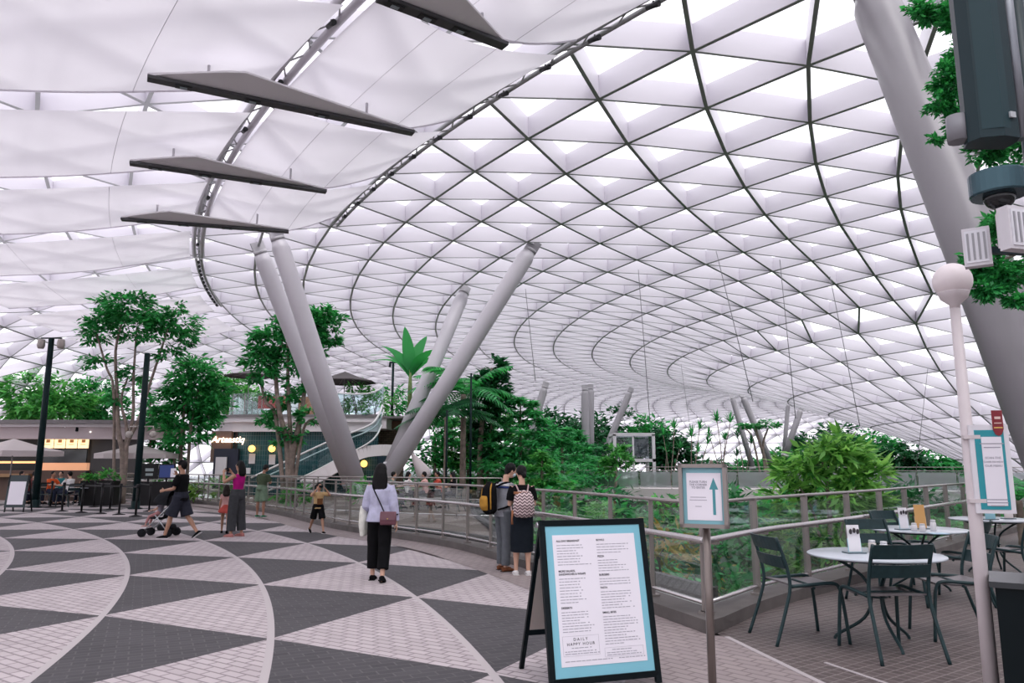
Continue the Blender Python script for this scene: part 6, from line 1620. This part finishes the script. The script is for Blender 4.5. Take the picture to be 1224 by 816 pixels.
# seated cafe guests, each on a chair at a small table
def guest(px, Y, face, top, label, hairk='short', fem=False, clab='chair', skin=0):
    p = dp(px, 600, Y); loc = Vector((p.x, Y, Z0)); f = Vector((*face, 0)).normalized()
    c = copy_tree(chair0); c.location = loc; c.rotation_euler = (0, 0, math.atan2(f.y, f.x) - PI / 2); c['label'] = clab; c['group'] = 'chairs of the seated cafe guests'
    g = Person(label, loc - f * .06, face, 1.66, skin, armL=(35, 8, 60), armR=(38, 8, 65), legL=(84, 5, 84), legR=(82, 5, 80), sit=.64, lean=6, female=fem, vox=.017)
    g.top(top, .018, -.02, .8); g.pants(F_navy, .95, .014); g.hair(HAIR, hairk); g.shoes(F_black)
    return g
guest(469, 28.6, (.9, .3), fab('sage_shirt', (.14, .20, .17)), 'seated guest in a grey-green shirt, just right of the walking woman', clab='chair under the guest in the grey-green shirt')
guest(487, 29.4, (.7, .5), F_white, 'seated guest in white, second from the walking woman', 'long', True, clab='chair under the guest in white by the folded parasol')
guest(507, 29.0, (-.9, .2), fab('rose_shirt', (.55, .32, .30)), 'seated guest in pale rose below the folded parasol', clab='chair under the guest in pale rose')
guest(523, 29.8, (-.8, -.3), fab('red_shirt', (.40, .06, .04)), 'seated guest in red facing us beside the thin pole', 'short', False, clab='chair under the guest in red', skin=1)
guest(541, 28.4, (-.9, .3), F_black, 'seated guest in black at the right end of the cafe tables', 'long', True, clab='chair under the guest in black')
guest(38, 31.5, (.8, .5), fab('dark_rust', (.10, .03, .03)), 'seated guest in dark red near the lamp post, left of the orange one', 'short', clab='chair under the guest in dark red by the kiosk')
guest(60, 31.0, (.8, -.3), fab('orange_shirt', (.62, .10, .03)), 'seated guest in an orange shirt in front of the kiosk counter', 'short', clab='chair under the guest in orange by the kiosk', skin=1)
guest(81, 30.6, (-.9, .3), F_white, 'seated guest in white in front of the kiosk window', 'short', clab='chair under the guest in white by the kiosk')
guest(101, 32.0, (-.8, .3), fab('tan_shirt', (.36, .22, .15)), 'seated guest in tan right of the kiosk window', 'long', True, clab='chair under the guest in tan by the kiosk')
guest(22, 31.8, (.9, .2), F_black, 'seated guest in black behind the white menu easel', 'short', clab='chair under the guest in black behind the easel')
guest(70, 32.6, (.2, -1), fab('teal_shirt', (.03, .16, .17)), 'seated guest in teal behind the orange and the white one', 'short', clab='chair under the guest in teal by the kiosk')
guest(118, 32.4, (-.7, -.6), fab('plum_shirt', (.16, .05, .09)), 'seated guest in plum just left of the tall tree trunk', 'long', True, clab='chair under the guest in plum by the tall tree')
for px, Y, lab in ((478, 29.2, 'cafe table between the grey-green and the white guest'), (515, 29.4, 'cafe table between the rose and the red guest'), (49, 31.6, 'cafe table by the lamp post in front of the kiosk'), (91, 31.3, 'cafe table in front of the kiosk window')):
    p = dp(px, 600, Y); t = copy_tree(tab0); t.location = (p.x, Y + .35, Z0); t['label'] = lab; t['group'] = 'tables of the seated cafe guests'; t.scale = (.62, .62, .95)
# ------------------------------------------------------------------ lettering becomes mesh
dg = bpy.context.evaluated_depsgraph_get()
for o in TEXTS:
    me = bpy.data.meshes.new_from_object(o.evaluated_get(dg)); me.name = o.name
    n = bpy.data.objects.new('tmp', me); C.objects.link(n)
    n.parent = o.parent; n.location = o.location; n.rotation_euler = o.rotation_euler
    nm = o.name; bpy.data.objects.remove(o); n.name = nm; me.name = nm
